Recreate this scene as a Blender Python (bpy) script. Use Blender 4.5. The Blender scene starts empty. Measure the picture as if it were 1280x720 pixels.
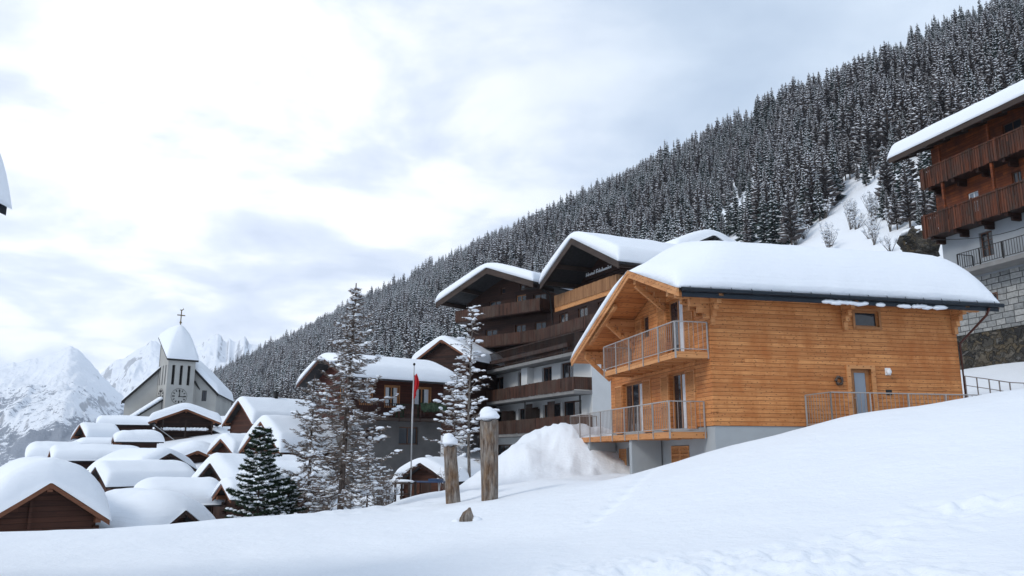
import bpy, bmesh, math, random
import numpy as np
from mathutils import Matrix, Vector

scene = bpy.context.scene
R = math.radians
# ------------------------------------------------------------------ camera
PITCH = 11.6
FPX = 1023.0
cam_d = bpy.data.cameras.new('camera')
cam = bpy.data.objects.new('camera', cam_d)
scene.collection.objects.link(cam)
cam.location = (0, 0, 0)
cam.rotation_euler = (R(90 + PITCH), 0, 0)
cam_d.sensor_width = 36.0
cam_d.lens = 36.0 * FPX / 1280.0
cam_d.clip_start = 0.1
cam_d.clip_end = 30000
scene.camera = cam
CT, ST = math.cos(R(PITCH)), math.sin(R(PITCH))

def P(px, py, Y):
    """world point at depth Y seen at photo pixel (px, py)"""
    u = (px - 640) / FPX; v = (360 - py) / FPX
    k = Y / (CT - v * ST)
    return Vector((u * k, Y, (ST + v * CT) * k))

# ------------------------------------------------------------------ sky and sun
SUN_EL, SUN_AZ = 36.0, -128.0        # azimuth from +Y, negative = to the left
w = bpy.data.worlds.new('World'); scene.world = w; w.use_nodes = True
nt = w.node_tree; nt.nodes.clear()
def wn(t, **k):
    n = nt.nodes.new(t)
    for a, b in k.items(): setattr(n, a, b)
    return n
sky = wn('ShaderNodeTexSky'); sky.sky_type = 'NISHITA'; sky.sun_disc = False
sky.sun_elevation = R(SUN_EL); sky.sun_rotation = R(SUN_AZ)
sky.air_density = 1.0; sky.dust_density = 1.0
bg_sky = wn('ShaderNodeBackground'); bg_sky.inputs[1].default_value = 0.10
nt.links.new(sky.outputs[0], bg_sky.inputs[0])
tc = wn('ShaderNodeTexCoord')
sep = wn('ShaderNodeSeparateXYZ'); nt.links.new(tc.outputs['Generated'], sep.inputs[0])
# project directions on a cloud sheet: xy / (z + .18)
zz = wn('ShaderNodeMath', operation='ADD'); zz.inputs[1].default_value = 0.22
zm = wn('ShaderNodeMath', operation='MAXIMUM'); zm.inputs[1].default_value = 0.0
nt.links.new(sep.outputs[2], zm.inputs[0]); nt.links.new(zm.outputs[0], zz.inputs[0])
dx = wn('ShaderNodeMath', operation='DIVIDE'); dy = wn('ShaderNodeMath', operation='DIVIDE')
nt.links.new(sep.outputs[0], dx.inputs[0]); nt.links.new(zz.outputs[0], dx.inputs[1])
nt.links.new(sep.outputs[1], dy.inputs[0]); nt.links.new(zz.outputs[0], dy.inputs[1])
cb = wn('ShaderNodeCombineXYZ'); nt.links.new(dx.outputs[0], cb.inputs[0]); nt.links.new(dy.outputs[0], cb.inputs[1])
nz = wn('ShaderNodeTexNoise'); nz.inputs['Scale'].default_value = 2.1; nz.inputs['Detail'].default_value = 7
nz.inputs['Roughness'].default_value = 0.52; nz.inputs['Distortion'].default_value = 0.25
nt.links.new(cb.outputs[0], nz.inputs['Vector'])
# brightness around the veiled sun
dot = wn('ShaderNodeVectorMath', operation='DOT_PRODUCT')
gd = Vector((-0.50, 0.84, 0.24)).normalized()
dot.inputs[1].default_value = gd
nt.links.new(tc.outputs['Generated'], dot.inputs[0])
mr = wn('ShaderNodeMapRange'); mr.interpolation_type = 'SMOOTHSTEP'
mr.inputs[1].default_value = 0.70; mr.inputs[2].default_value = 0.97
mr.inputs[3].default_value = 0.0; mr.inputs[4].default_value = 1.0
nt.links.new(dot.outputs['Value'], mr.inputs[0])
ad = wn('ShaderNodeMath', operation='ADD'); nt.links.new(nz.outputs[0], ad.inputs[0]); nt.links.new(mr.outputs[0], ad.inputs[1])
def sky_ramp(stops, src):
    c = wn('ShaderNodeValToRGB'); e = c.color_ramp.elements
    while len(e) < len(stops): e.new(0.5)
    for i, (p_, col_) in enumerate(stops): e[i].position = p_; e[i].color = (*col_, 1)
    nt.links.new(src, c.inputs[0]); return c.outputs[0]
dim = sky_ramp([(0.34, (0.40, 0.495, 0.63)), (0.50, (0.50, 0.595, 0.72)), (0.66, (0.64, 0.73, 0.84))], nz.outputs[0])
lit = sky_ramp([(0.36, (0.58, 0.65, 0.78)), (0.46, (0.74, 0.80, 0.91)), (0.54, (0.98, 1.0, 1.03)), (0.68, (1.12, 1.12, 1.12))], nz.outputs[0])
cm = wn('ShaderNodeMix'); cm.data_type = 'RGBA'
nt.links.new(mr.outputs[0], cm.inputs[0]); nt.links.new(dim, cm.inputs[6]); nt.links.new(lit, cm.inputs[7])
bg_c = wn('ShaderNodeBackground'); bg_c.inputs[1].default_value = 1.0
nt.links.new(cm.outputs[2], bg_c.inputs[0])
mx = wn('ShaderNodeMixShader'); mx.inputs[0].default_value = 0.90
nt.links.new(bg_sky.outputs[0], mx.inputs[1]); nt.links.new(bg_c.outputs[0], mx.inputs[2])
out = wn('ShaderNodeOutputWorld'); nt.links.new(mx.outputs[0], out.inputs[0])

sl = bpy.data.lights.new('sun', 'SUN'); sun = bpy.data.objects.new('sun', sl)
scene.collection.objects.link(sun)
sl.energy = 1.25; sl.angle = R(16); sl.color = (1.0, 0.95, 0.88)
sd = Vector((math.sin(R(SUN_AZ)) * math.cos(R(SUN_EL)), math.cos(R(SUN_AZ)) * math.cos(R(SUN_EL)), math.sin(R(SUN_EL))))
sun.rotation_euler = sd.to_track_quat('Z', 'Y').to_euler()
sun.location = sd * 200

scene.view_settings.view_transform = 'Standard'
scene.view_settings.look = 'None'
scene.view_settings.exposure = 0.38
scene.view_settings.gamma = 1.0
scene.view_settings.use_curve_mapping = False
scene.cycles.max_bounces = 6
scene.cycles.volume_bounces = 2

# ------------------------------------------------------------------ noise
def _h(ix, iy, s):
    n = (ix * 374761393 + iy * 668265263 + s * 974711) & 0xffffffff
    n = ((n ^ (n >> 13)) * 1274126177) & 0xffffffff
    return ((n ^ (n >> 16)) & 0xffff) / 65535.0
def vnoise(x, y, s=0):
    x = np.asarray(x, float); y = np.asarray(y, float)
    ix = np.floor(x).astype(np.int64); iy = np.floor(y).astype(np.int64)
    fx = x - ix; fy = y - iy
    fx = fx * fx * (3 - 2 * fx); fy = fy * fy * (3 - 2 * fy)
    a = _h(ix, iy, s); b = _h(ix + 1, iy, s); c = _h(ix, iy + 1, s); d = _h(ix + 1, iy + 1, s)
    return (a * (1 - fx) + b * fx) * (1 - fy) + (c * (1 - fx) + d * fx) * fy
def fbm(x, y, s=0, o=4, ridged=False, g=0.5):
    r = 0; a = 1; t = 0
    for i in range(o):
        n = vnoise(x * 2 ** i + i * 17.3, y * 2 ** i - i * 9.1, s + i)
        if ridged: n = 1 - abs(2 * n - 1)
        r = r + a * n; t += a; a *= g
    return r / t

# ------------------------------------------------------------------ materials
def new_mat(name):
    m = bpy.data.materials.new(name); m.use_nodes = True
    m.node_tree.nodes.clear(); return m
class NB:
    def __init__(s, m): s.t = m.node_tree
    def n(s, ty, ins=None, **k):
        x = s.t.nodes.new(ty)
        for a, b in k.items(): setattr(x, a, b)
        if ins:
            for a, b in ins.items():
                if isinstance(b, bpy.types.NodeSocket): s.t.links.new(b, x.inputs[a])
                else: x.inputs[a].default_value = b
        return x
    def m(s, op, a, b=0.0, c=0.0):
        return s.n('ShaderNodeMath', {0: a, 1: b, 2: c}, operation=op).outputs[0]
    def ramp(s, f, stops):
        r = s.n('ShaderNodeValToRGB', {0: f}); e = r.color_ramp.elements
        while len(e) < len(stops): e.new(0.5)
        for i, (p, c) in enumerate(stops):
            e[i].position = p; e[i].color = (c[0], c[1], c[2], 1) if not isinstance(c, (int, float)) else (c, c, c, 1)
        return r.outputs[0]
    def mix(s, f, a, b, bt='MIX'):
        x = s.t.nodes.new('ShaderNodeMix'); x.data_type = 'RGBA'; x.blend_type = bt
        for i, v in ((0, f), (6, a), (7, b)):
            if isinstance(v, bpy.types.NodeSocket): s.t.links.new(v, x.inputs[i])
            else: x.inputs[i].default_value = v if i == 0 else (v[0], v[1], v[2], 1)
        return x.outputs[2]
    def noise(s, vec, scale, detail=3, rough=0.5):
        return s.n('ShaderNodeTexNoise', {'Vector': vec, 'Scale': scale, 'Detail': detail, 'Roughness': rough}).outputs[0]
    def vmul(s, vec, v):
        return s.n('ShaderNodeVectorMath', {0: vec, 1: v}, operation='MULTIPLY').outputs[0]
    def obj(s): return s.n('ShaderNodeTexCoord').outputs['Object']
    def pos(s): return s.n('ShaderNodeNewGeometry').outputs['Position']
    def bump(s, h, strength=0.3, dist=0.02):
        return s.n('ShaderNodeBump', {'Height': h, 'Strength': strength, 'Distance': dist}).outputs[0]
    def bsdf(s, col, rough=0.7, normal=None, metal=0.0, spec=0.3, **extra):
        ins = {'Base Color': col if isinstance(col, bpy.types.NodeSocket) else (col[0], col[1], col[2], 1),
               'Roughness': rough, 'Metallic': metal, 'Specular IOR Level': spec}
        if normal is not None: ins['Normal'] = normal
        ins.update(extra)
        b = s.n('ShaderNodeBsdfPrincipled', ins)
        s.n('ShaderNodeOutputMaterial', {0: b.outputs[0]}); return b

def simple(name, col, rough=0.7, metal=0, var=0.15, scale=6, bump=0.0, spec=0.3):
    m = new_mat(name); b = NB(m); v = b.obj()
    n = b.noise(v, scale, 4)
    c2 = tuple(min(1, x * (1 + var)) for x in col); c1 = tuple(x * (1 - var) for x in col)
    c = b.mix(b.m('MULTIPLY_ADD', n, 2.0, -0.5), c1, c2)
    nn = b.bump(b.noise(v, scale * 6, 4), bump, 0.02) if bump else None
    b.bsdf(c, rough, nn, metal, spec); return m

def snow_mat(name, strata=False, ground=False):
    m = new_mat(name); b = NB(m); v = b.pos()
    col = b.mix(b.noise(v, 0.6, 3), (0.765, 0.80, 0.85), (0.81, 0.84, 0.88))
    h = b.noise(v, 3.0, 5, 0.6)
    fine = b.noise(v, 45.0, 3, 0.6)
    hh = b.m('MULTIPLY_ADD', fine, 0.06, h)
    if strata:
        sp = b.n('ShaderNodeSeparateXYZ', {0: v})
        zz = b.m('ADD', sp.outputs[2], b.m('MULTIPLY', b.noise(v, 0.7, 2), 0.25))
        st = b.n('ShaderNodeTexNoise', {'W': b.m('MULTIPLY', zz, 9.0), 'Scale': 1.0, 'Detail': 3.0}, noise_dimensions='1D').outputs[0]
        hh = b.m('MULTIPLY_ADD', st, 0.5, hh)
    if ground:
        big = b.noise(v, 0.55, 4, 0.55)
        rip = b.noise(b.vmul(v, (1.0, 2.2, 1.0)), 7.0, 4, 0.6)
        hh = b.m('MULTIPLY_ADD', big, 1.2, b.m('MULTIPLY_ADD', rip, 0.35, hh))
    b.bsdf(col, 0.75, b.bump(hh, 0.4 if ground else 0.25, 0.12), spec=0.25)
    return m

def plank_mat(name, ca, cb_, h=0.14, vertical=False, groove=0.35, knots=True, dark=(0.05, 0.025, 0.012), rough=0.65, weather=None, seg=3.1, rv=0.55):
    m = new_mat(name); b = NB(m); v = b.obj()
    sp = b.n('ShaderNodeSeparateXYZ', {0: v}); x, y, z = sp.outputs
    xy = b.m('ADD', x, y)
    across, along = (xy, z) if vertical else (z, xy)
    ai = b.m('DIVIDE', across, h)
    idx = b.m('FLOOR', ai); fr = b.m('SUBTRACT', ai, idx)
    off = b.n('ShaderNodeTexWhiteNoise', {'W': idx}, noise_dimensions='1D').outputs[0]
    sg = b.m('FLOOR', b.m('ADD', b.m('DIVIDE', along, seg), b.m('MULTIPLY', off, 5.0)))
    cv = b.n('ShaderNodeCombineXYZ', {0: idx, 1: sg}).outputs[0]
    rnd = b.n('ShaderNodeTexWhiteNoise', {'Vector': cv}, noise_dimensions='2D').outputs[0]
    gv = b.n('ShaderNodeCombineXYZ', {0: b.m('MULTIPLY', along, 1.3), 1: b.m('MULTIPLY', across, 34.0), 2: b.m('MULTIPLY', rnd, 37.0)}).outputs[0]
    grain = b.noise(gv, 1.0, 4, 0.6)
    t = b.m('ADD', b.m('MULTIPLY', rnd, rv), b.m('MULTIPLY', b.m('SUBTRACT', grain, 0.30), 1.35))
    col = b.mix(b.n('ShaderNodeClamp', {0: t}).outputs[0], ca, cb_)
    if knots:
        kv = b.n('ShaderNodeCombineXYZ', {0: b.m('MULTIPLY', along, 3.6), 1: b.m('ADD', b.m('MULTIPLY', idx, 3.7), b.m('MULTIPLY', fr, 1.0)), 2: 0.0}).outputs[0]
        vo = b.n('ShaderNodeTexVoronoi', {'Vector': kv, 'Scale': 1.0}, voronoi_dimensions='2D').outputs['Distance']
        kn = b.n('ShaderNodeMapRange', {0: vo, 1: 0.04, 2: 0.15, 3: 0.75, 4: 0.0}).outputs[0]
        col = b.mix(kn, col, dark)
    if weather:
        wn_ = b.noise(b.n('ShaderNodeCombineXYZ', {0: xy, 1: b.m('MULTIPLY', z, 0.5)}).outputs[0], 1.1, 5, 0.65)
        col = b.mix(b.n('ShaderNodeMapRange', {0: wn_, 1: 0.42, 2: 0.68}).outputs[0], col, weather)
    edge = b.m('MINIMUM', fr, b.m('SUBTRACT', 1.0, fr))
    gr = b.n('ShaderNodeMapRange', {0: edge, 1: 0.0, 2: 0.10}).outputs[0]
    col = b.mix(b.m('MULTIPLY', b.m('SUBTRACT', 1.0, gr), groove), col, dark)
    hh = b.m('MULTIPLY_ADD', grain, 0.25, gr)
    b.bsdf(col, rough, b.bump(hh, 0.6, 0.012), spec=0.2)
    return m

M = {}
M['snow'] = snow_mat('snow_material')
M['roof_snow'] = snow_mat('roof_snow_material', strata=True)
M['ground_snow'] = snow_mat('ground_snow_material', ground=True)
M['wood_new'] = plank_mat('new_larch_boards', (0.30, 0.10, 0.030), (0.74, 0.345, 0.128), h=0.145, groove=0.75, seg=6.5, rv=0.42, weather=(0.40, 0.135, 0.038))
M['wood_beam'] = plank_mat('new_timber', (0.38, 0.145, 0.048), (0.62, 0.31, 0.13), h=0.22, groove=0.1)
M['wood_shutter'] = plank_mat('larch_louvres', (0.36, 0.14, 0.04), (0.52, 0.25, 0.085), h=0.055, groove=0.8, knots=False)
M['wood_soffit'] = plank_mat('soffit_boards', (0.32, 0.105, 0.030), (0.56, 0.235, 0.080), h=0.13, groove=0.5)
M['wood_dark'] = plank_mat('weathered_dark_boards', (0.012, 0.006, 0.005), (0.048, 0.020, 0.013), h=0.17, groove=0.7, knots=False, dark=(0.005, 0.003, 0.002))
M['wood_darkv'] = plank_mat('weathered_upright_boards', (0.014, 0.008, 0.006), (0.065, 0.028, 0.018), h=0.13, vertical=True, groove=0.8, knots=False, dark=(0.006, 0.003, 0.002), weather=(0.055, 0.045, 0.04))
M['wood_red'] = plank_mat('sunburnt_larch_beams', (0.060, 0.014, 0.006), (0.27, 0.070, 0.020), h=0.16, groove=0.75, knots=False, dark=(0.02, 0.008, 0.004), weather=(0.060, 0.020, 0.011))
M['wood_redv'] = plank_mat('sunburnt_upright_boards', (0.007, 0.004, 0.003), (0.075, 0.032, 0.020), h=0.16, rv=1.0, vertical=True, groove=0.9, knots=False, dark=(0.010, 0.005, 0.003), weather=(0.075, 0.05, 0.038))
M['wood_parapet'] = plank_mat('tarred_upright_boards', (0.008, 0.005, 0.004), (0.13, 0.042, 0.021), h=0.15, rv=1.0, vertical=True, groove=0.95, knots=False, dark=(0.006, 0.003, 0.002), weather=(0.05, 0.035, 0.028))
M['wood_honey'] = plank_mat('honey_upright_boards', (0.19, 0.085, 0.036), (0.40, 0.21, 0.10), h=0.12, vertical=True, groove=0.9, knots=False, dark=(0.06, 0.03, 0.015))
M['wood_brown'] = plank_mat('brown_fascia_timber', (0.13, 0.050, 0.026), (0.21, 0.090, 0.050), h=0.4, groove=0.0, knots=False)
M['wood_maroon'] = plank_mat('maroon_stained_boards', (0.022, 0.007, 0.005), (0.075, 0.020, 0.012), h=0.16, groove=0.8, knots=False, dark=(0.008, 0.003, 0.002))
M['wood_mid'] = plank_mat('brown_log_wall', (0.026, 0.011, 0.008), (0.085, 0.032, 0.018), h=0.18, groove=0.8, knots=False, dark=(0.012, 0.006, 0.004))
M['timber_grey'] = plank_mat('grey_roof_timber', (0.028, 0.020, 0.017), (0.065, 0.045, 0.036), h=0.3, groove=0.0, knots=False)
M['concrete'] = simple('basement_concrete', (0.33, 0.355, 0.37), 0.85, var=0.08, scale=1.2, bump=0.08)
M['concrete_old'] = simple('old_grey_render', (0.20, 0.195, 0.19), 0.9, var=0.18, scale=1.5, bump=0.2)
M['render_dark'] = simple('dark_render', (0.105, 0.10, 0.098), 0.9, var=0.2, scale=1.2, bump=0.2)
M['plaster'] = simple('white_render', (0.60, 0.61, 0.61), 0.85, var=0.06, scale=0.9, bump=0.1)
M['church'] = simple('church_render', (0.36, 0.355, 0.335), 0.9, var=0.12, scale=0.5, bump=0.15)
M['plaster_blue'] = simple('grey_house_render', (0.27, 0.29, 0.31), 0.9, var=0.12, scale=0.8, bump=0.15)
M['galv'] = simple('galvanised_steel', (0.42, 0.42, 0.42), 0.45, 0.75, var=0.1, scale=8)
M['galv_bright'] = simple('bright_galvanised_rail', (0.36, 0.34, 0.325), 0.5, 0.3, var=0.1, scale=8)
M['rail_brown'] = simple('powder_coated_rail', (0.30, 0.25, 0.22), 0.45, 0.5, var=0.1, scale=8)
M['gutter'] = simple('anthracite_gutter', (0.022, 0.028, 0.036), 0.4, 0.6, var=0.15, scale=3)
M['iron'] = simple('dark_iron', (0.025, 0.023, 0.022), 0.55, 0.5, var=0.2)
M['copper'] = simple('copper_downpipe', (0.07, 0.028, 0.022), 0.45, 0.6, var=0.2)
M['slate'] = simple('dark_slate', (0.035, 0.034, 0.036), 0.8, var=0.3, scale=5, bump=0.3)
M['frame_wood'] = simple('window_timber', (0.34, 0.15, 0.055), 0.55, var=0.15)
M['frame_brown'] = simple('dark_window_timber', (0.10, 0.045, 0.025), 0.55, var=0.2)
M['white_paint'] = simple('white_paint', (0.75, 0.76, 0.77), 0.5, var=0.04)
M['curtain'] = simple('white_curtain', (0.55, 0.58, 0.62), 0.9, var=0.12, scale=9)
M['black'] = simple('black_paint', (0.015, 0.015, 0.016), 0.6)
M['gold'] = simple('aged_brass', (0.16, 0.12, 0.06), 0.45, 0.8)
M['red'] = simple('red_cloth', (0.50, 0.015, 0.02), 0.8, var=0.2)
M['green'] = simple('dark_green_canvas', (0.02, 0.085, 0.045), 0.8, var=0.2)
M['blue'] = simple('blue_plastic', (0.03, 0.06, 0.13), 0.5)
M['glass'] = new_mat('window_glass'); NB(M['glass']).bsdf((0.018, 0.021, 0.026), 0.06, spec=0.6)
M['glass_pale'] = new_mat('pale_window_glass'); NB(M['glass_pale']).bsdf((0.20, 0.24, 0.29), 0.12, spec=0.6)

def bark_mat(name, a, b_, sc=3.0, zs=0.25):
    m = new_mat(name); b = NB(m); v = b.vmul(b.obj(), (1, 1, zs))
    n = b.noise(v, sc * 4, 5, 0.65)
    c = b.ramp(n, [(0.3, tuple(x * 0.35 for x in a)), (0.48, a), (0.68, b_)])
    b.bsdf(c, 0.9, b.bump(n, 0.9, 0.03), spec=0.1); return m
def needles(name, col, var=0.4):
    m = new_mat(name); b = NB(m); v = b.obj(); r = b.n('ShaderNodeObjectInfo').outputs['Random']
    f = b.m('ADD', b.m('MULTIPLY', b.noise(v, 0.8, 3), 0.8), b.m('MULTIPLY', r, 0.75))
    c = b.mix(b.m('SUBTRACT', f, 0.25), tuple(x * 0.45 for x in col), tuple(x * 1.7 for x in col))
    b.bsdf(c, 0.85, spec=0.15); return m
M['needle'] = needles('spruce_needles', (0.044, 0.060, 0.064)); M['needle_brown'] = needles('larch_crown_twigs', (0.145, 0.120, 0.114))
M['bark'] = bark_mat('larch_bark', (0.085, 0.065, 0.055), (0.17, 0.14, 0.125))
M['twig'] = simple('bare_larch_twigs', (0.19, 0.152, 0.128), 0.9, var=0.35, scale=3)
M['bark_pale'] = bark_mat('pale_bark', (0.11, 0.095, 0.085), (0.24, 0.22, 0.2))
M['needle'] = simple('spruce_needles', (0.030, 0.046, 0.040), 0.85, var=0.4, scale=0.8)
M['needle_brown'] = simple('larch_crown_twigs', (0.095, 0.082, 0.080), 0.9, var=0.35, scale=0.8)
M['needle_pine'] = simple('pine_needles', (0.028, 0.050, 0.026), 0.8, var=0.4, scale=3)

def log_mat():
    m = new_mat('split_log_wood'); b = NB(m); v = b.obj()
    vs = b.vmul(v, (1, 1, 0.16))
    n = b.noise(vs, 16, 6, 0.7); n2 = b.noise(b.vmul(v, (1, 1, 0.45)), 3.2, 4, 0.6)
    c1 = b.ramp(n, [(0.32, (0.035, 0.018, 0.01)), (0.45, (0.13, 0.080, 0.05)), (0.65, (0.25, 0.175, 0.115))])
    c2 = b.ramp(n, [(0.3, (0.05, 0.035, 0.028)), (0.5, (0.18, 0.155, 0.135)), (0.7, (0.33, 0.30, 0.27))])
    c = b.mix(b.n('ShaderNodeMapRange', {0: n2, 1: 0.36, 2: 0.56}).outputs[0], c1, c2)
    b.bsdf(c, 0.9, b.bump(n, 1.0, 0.04), spec=0.1); return m
M['log'] = log_mat()

def block_mat():
    m = new_mat('pale_stone_blocks'); b = NB(m); v = b.obj()
    sp = b.n('ShaderNodeSeparateXYZ', {0: v})
    n0 = b.noise(v, 1.2, 2)
    bv = b.n('ShaderNodeCombineXYZ', {0: b.m('MULTIPLY_ADD', n0, 0.12, sp.outputs[0]), 1: b.m('MULTIPLY_ADD', b.noise(v, 0.9, 2), 0.10, sp.outputs[2])}).outputs[0]
    br = b.n('ShaderNodeTexBrick', {'Vector': bv, 'Scale': 1.0, 'Mortar Size': 0.025, 'Mortar Smooth': 0.4, 'Brick Width': 0.62, 'Row Height': 0.34,
                                    'Color1': (0.24, 0.25, 0.25, 1), 'Color2': (0.40, 0.40, 0.385, 1), 'Mortar': (0.085, 0.085, 0.085, 1)})
    br.offset_frequency = 2; br.squash = 1.25; br.squash_frequency = 3
    n = b.noise(v, 5, 5, 0.65)
    col = b.mix(0.75, br.outputs[0], b.ramp(n, [(0.3, 0.45), (0.7, 1.0)]), 'MULTIPLY')
    hh = b.m('MULTIPLY_ADD', n, 0.5, b.m('MULTIPLY', br.outputs[1], -1.0))
    b.bsdf(col, 0.9, b.bump(hh, 0.9, 0.06), spec=0.15); return m
M['blocks'] = block_mat()
def rubble_mat():
    m = new_mat('dark_rubble_stone'); b = NB(m); v = b.obj()
    w_ = b.n('ShaderNodeVectorMath', {0: v, 1: b.n('ShaderNodeTexNoise', {'Vector': v, 'Scale': 2.0}).outputs[1]}, operation='ADD').outputs[0]
    vv = b.vmul(w_, (1.3, 1.3, 3.0))
    vo = b.n('ShaderNodeTexVoronoi', {'Vector': vv, 'Scale': 1.5}, feature='DISTANCE_TO_EDGE').outputs[0]
    vc = b.n('ShaderNodeTexVoronoi', {'Vector': vv, 'Scale': 1.5}).outputs['Color']
    sp = b.n('ShaderNodeSeparateXYZ', {0: vc})
    c = b.ramp(sp.outputs[0], [(0.0, (0.035, 0.034, 0.033)), (0.45, (0.085, 0.078, 0.066)), (0.75, (0.12, 0.095, 0.062)), (1.0, (0.17, 0.165, 0.155))])
    n = b.noise(v, 7, 5, 0.7)
    c = b.mix(0.8, c, b.ramp(n, [(0.3, 0.35), (0.7, 1.0)]), 'MULTIPLY')
    hh = b.m('MULTIPLY_ADD', n, 0.35, b.n('ShaderNodeMapRange', {0: vo, 1: 0.0, 2: 0.12}).outputs[0])
    b.bsdf(c, 0.9, b.bump(hh, 1.0, 0.10), spec=0.2); return m
M['rubble'] = rubble_mat()

# ------------------------------------------------------------------ mesh builder
class MB:
    def __init__(s, M_=None): s.v = []; s.f = []; s.mi = []; s.M = M_
    def add(s, vs, fs, m=0):
        o = len(s.v)
        if s.M is not None: vs = [s.M @ Vector(p) for p in vs]
        s.v += [tuple(p) for p in vs]
        s.f += [tuple(i + o for i in f) for f in fs]; s.mi += [m] * len(fs)
        return s
    def hexa(s, b4, t4, m=0):
        return s.add(list(b4) + list(t4), [(3, 2, 1, 0), (4, 5, 6, 7), (0, 1, 5, 4), (1, 2, 6, 5), (2, 3, 7, 6), (3, 0, 4, 7)], m)
    def box(s, x0, x1, y0, y1, z0, z1, m=0):
        return s.hexa([(x0, y0, z0), (x1, y0, z0), (x1, y1, z0), (x0, y1, z0)], [(x0, y0, z1), (x1, y0, z1), (x1, y1, z1), (x0, y1, z1)], m)
    def beam(s, p, q, w_, h, m=0, up=(0, 0, 1)):
        p = Vector(p); q = Vector(q); d = (q - p).normalized(); u = Vector(up)
        r = d.cross(u)
        if r.length < 1e-4: r = d.cross(Vector((1, 0, 0)))
        r.normalize(); u = r.cross(d).normalized(); r *= w_ / 2; u *= h / 2
        return s.hexa([p - r - u, p + r - u, q + r - u, q - r - u], [p - r + u, p + r + u, q + r + u, q - r + u], m)
    def tube(s, pts, rad, n=6, m=0, cap=True):
        pts = [Vector(p) for p in pts]
        if not isinstance(rad, (list, tuple)): rad = [rad] * len(pts)
        vs = []; fs = []
        for i, p in enumerate(pts):
            d = (pts[min(i + 1, len(pts) - 1)] - pts[max(i - 1, 0)]).normalized()
            a = d.cross(Vector((0, 0, 1)))
            if a.length < 1e-3: a = d.cross(Vector((0, 1, 0)))
            a.normalize(); b = a.cross(d)
            for k in range(n):
                t = 2 * math.pi * k / n
                vs.append(p + (a * math.cos(t) + b * math.sin(t)) * rad[i])
        for i in range(len(pts) - 1):
            for k in range(n):
                fs.append((i * n + k, i * n + (k + 1) % n, (i + 1) * n + (k + 1) % n, (i + 1) * n + k))
        if cap: fs.append(tuple(range(n))); fs.append(tuple((len(pts) - 1) * n + k for k in range(n - 1, -1, -1)))
        return s.add(vs, fs, m)
    def blob(s, c, rx, ry, rz, seed=0, nu=8, nv=5, m=0, rot=0.0, amp=0.15, flat=False):
        rg = random.Random(seed); vs = []; fs = []
        cr_, sr = math.cos(rot), math.sin(rot)
        for j in range(nv + 1):
            th = math.pi * j / nv
            for i in range(nu):
                ph = 2 * math.pi * i / nu
                k = 1 + amp * (rg.random() - 0.5) * 2
                x, y, z = rx * math.sin(th) * math.cos(ph) * k, ry * math.sin(th) * math.sin(ph) * k, rz * math.cos(th) * k
                if flat and z < 0: z *= 0.25
                vs.append((c[0] + x * cr_ - y * sr, c[1] + x * sr + y * cr_, c[2] + z))
        for j in range(nv):
            for i in range(nu):
                fs.append((j * nu + i, (j + 1) * nu + i, (j + 1) * nu + (i + 1) % nu, j * nu + (i + 1) % nu))
        return s.add(vs, fs, m)

def tag(o, label=None, cat=None, group=None, kind=None):
    if label: o['label'] = label
    if cat: o['category'] = cat
    if group: o['group'] = group
    if kind: o['kind'] = kind
    return o
def mesh_from(name, mb, mats, smooth=False):
    me = bpy.data.meshes.new(name)
    me.from_pydata(mb.v, [], mb.f)
    if not isinstance(mats, (list, tuple)): mats = [mats]
    for x in mats: me.materials.append(M[x] if isinstance(x, str) else x)
    me.polygons.foreach_set('material_index', mb.mi)
    if smooth: me.polygons.foreach_set('use_smooth', [True] * len(mb.f))
    me.update(); return me
def ob(name, mb, mats, parent=None, smooth=False, **tg):
    me = mb if isinstance(mb, bpy.types.Mesh) else mesh_from(name, mb, mats, smooth)
    o = bpy.data.objects.new(name, me); scene.collection.objects.link(o)
    if parent is not None: o.parent = parent
    tag(o, **tg); return o
def empty(name, loc, rz=0.0, **tg):
    o = bpy.data.objects.new(name, None); scene.collection.objects.link(o)
    o.location = loc; o.rotation_euler = (0, 0, rz); o.empty_display_size = 0.3
    tag(o, **tg); return o
def frame(ox, oy, ang, oz=0.0, flip=False):
    """wall frame: local x runs along the wall (angle ang), local y points outwards (to the right of x), z up"""
    c, s_ = math.cos(ang), math.sin(ang)
    nx, ny = (s_, -c) if not flip else (-s_, c)
    return Matrix(((c, nx, 0, ox), (s_, ny, 0, oy), (0, 0, 1, oz), (0, 0, 0, 1)))

def wall_holes(mb, s0, s1, zb, top, holes=(), n0=-0.3, n1=0.0, breaks=(), m=0):
    tf = top if callable(top) else (lambda s: top)
    bs = sorted(set([s0, s1] + [x for h in holes for x in h[:2]] + list(breaks)))
    bs = [b for b in bs if s0 <= b <= s1]
    for a, b in zip(bs[:-1], bs[1:]):
        mid = (a + b) / 2
        hs = sorted([(h[2], h[3]) for h in holes if h[0] <= mid <= h[1]])
        z = zb
        for (h0, h1) in hs:
            if h0 > z + 1e-4: mb.box(a, b, n0, n1, z, h0, m)
            z = h1
        mb.hexa([(a, n0, z), (b, n0, z), (b, n1, z), (a, n1, z)],
                [(a, n0, tf(a)), (b, n0, tf(b)), (b, n1, tf(b)), (a, n1, tf(a))], m)

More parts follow.
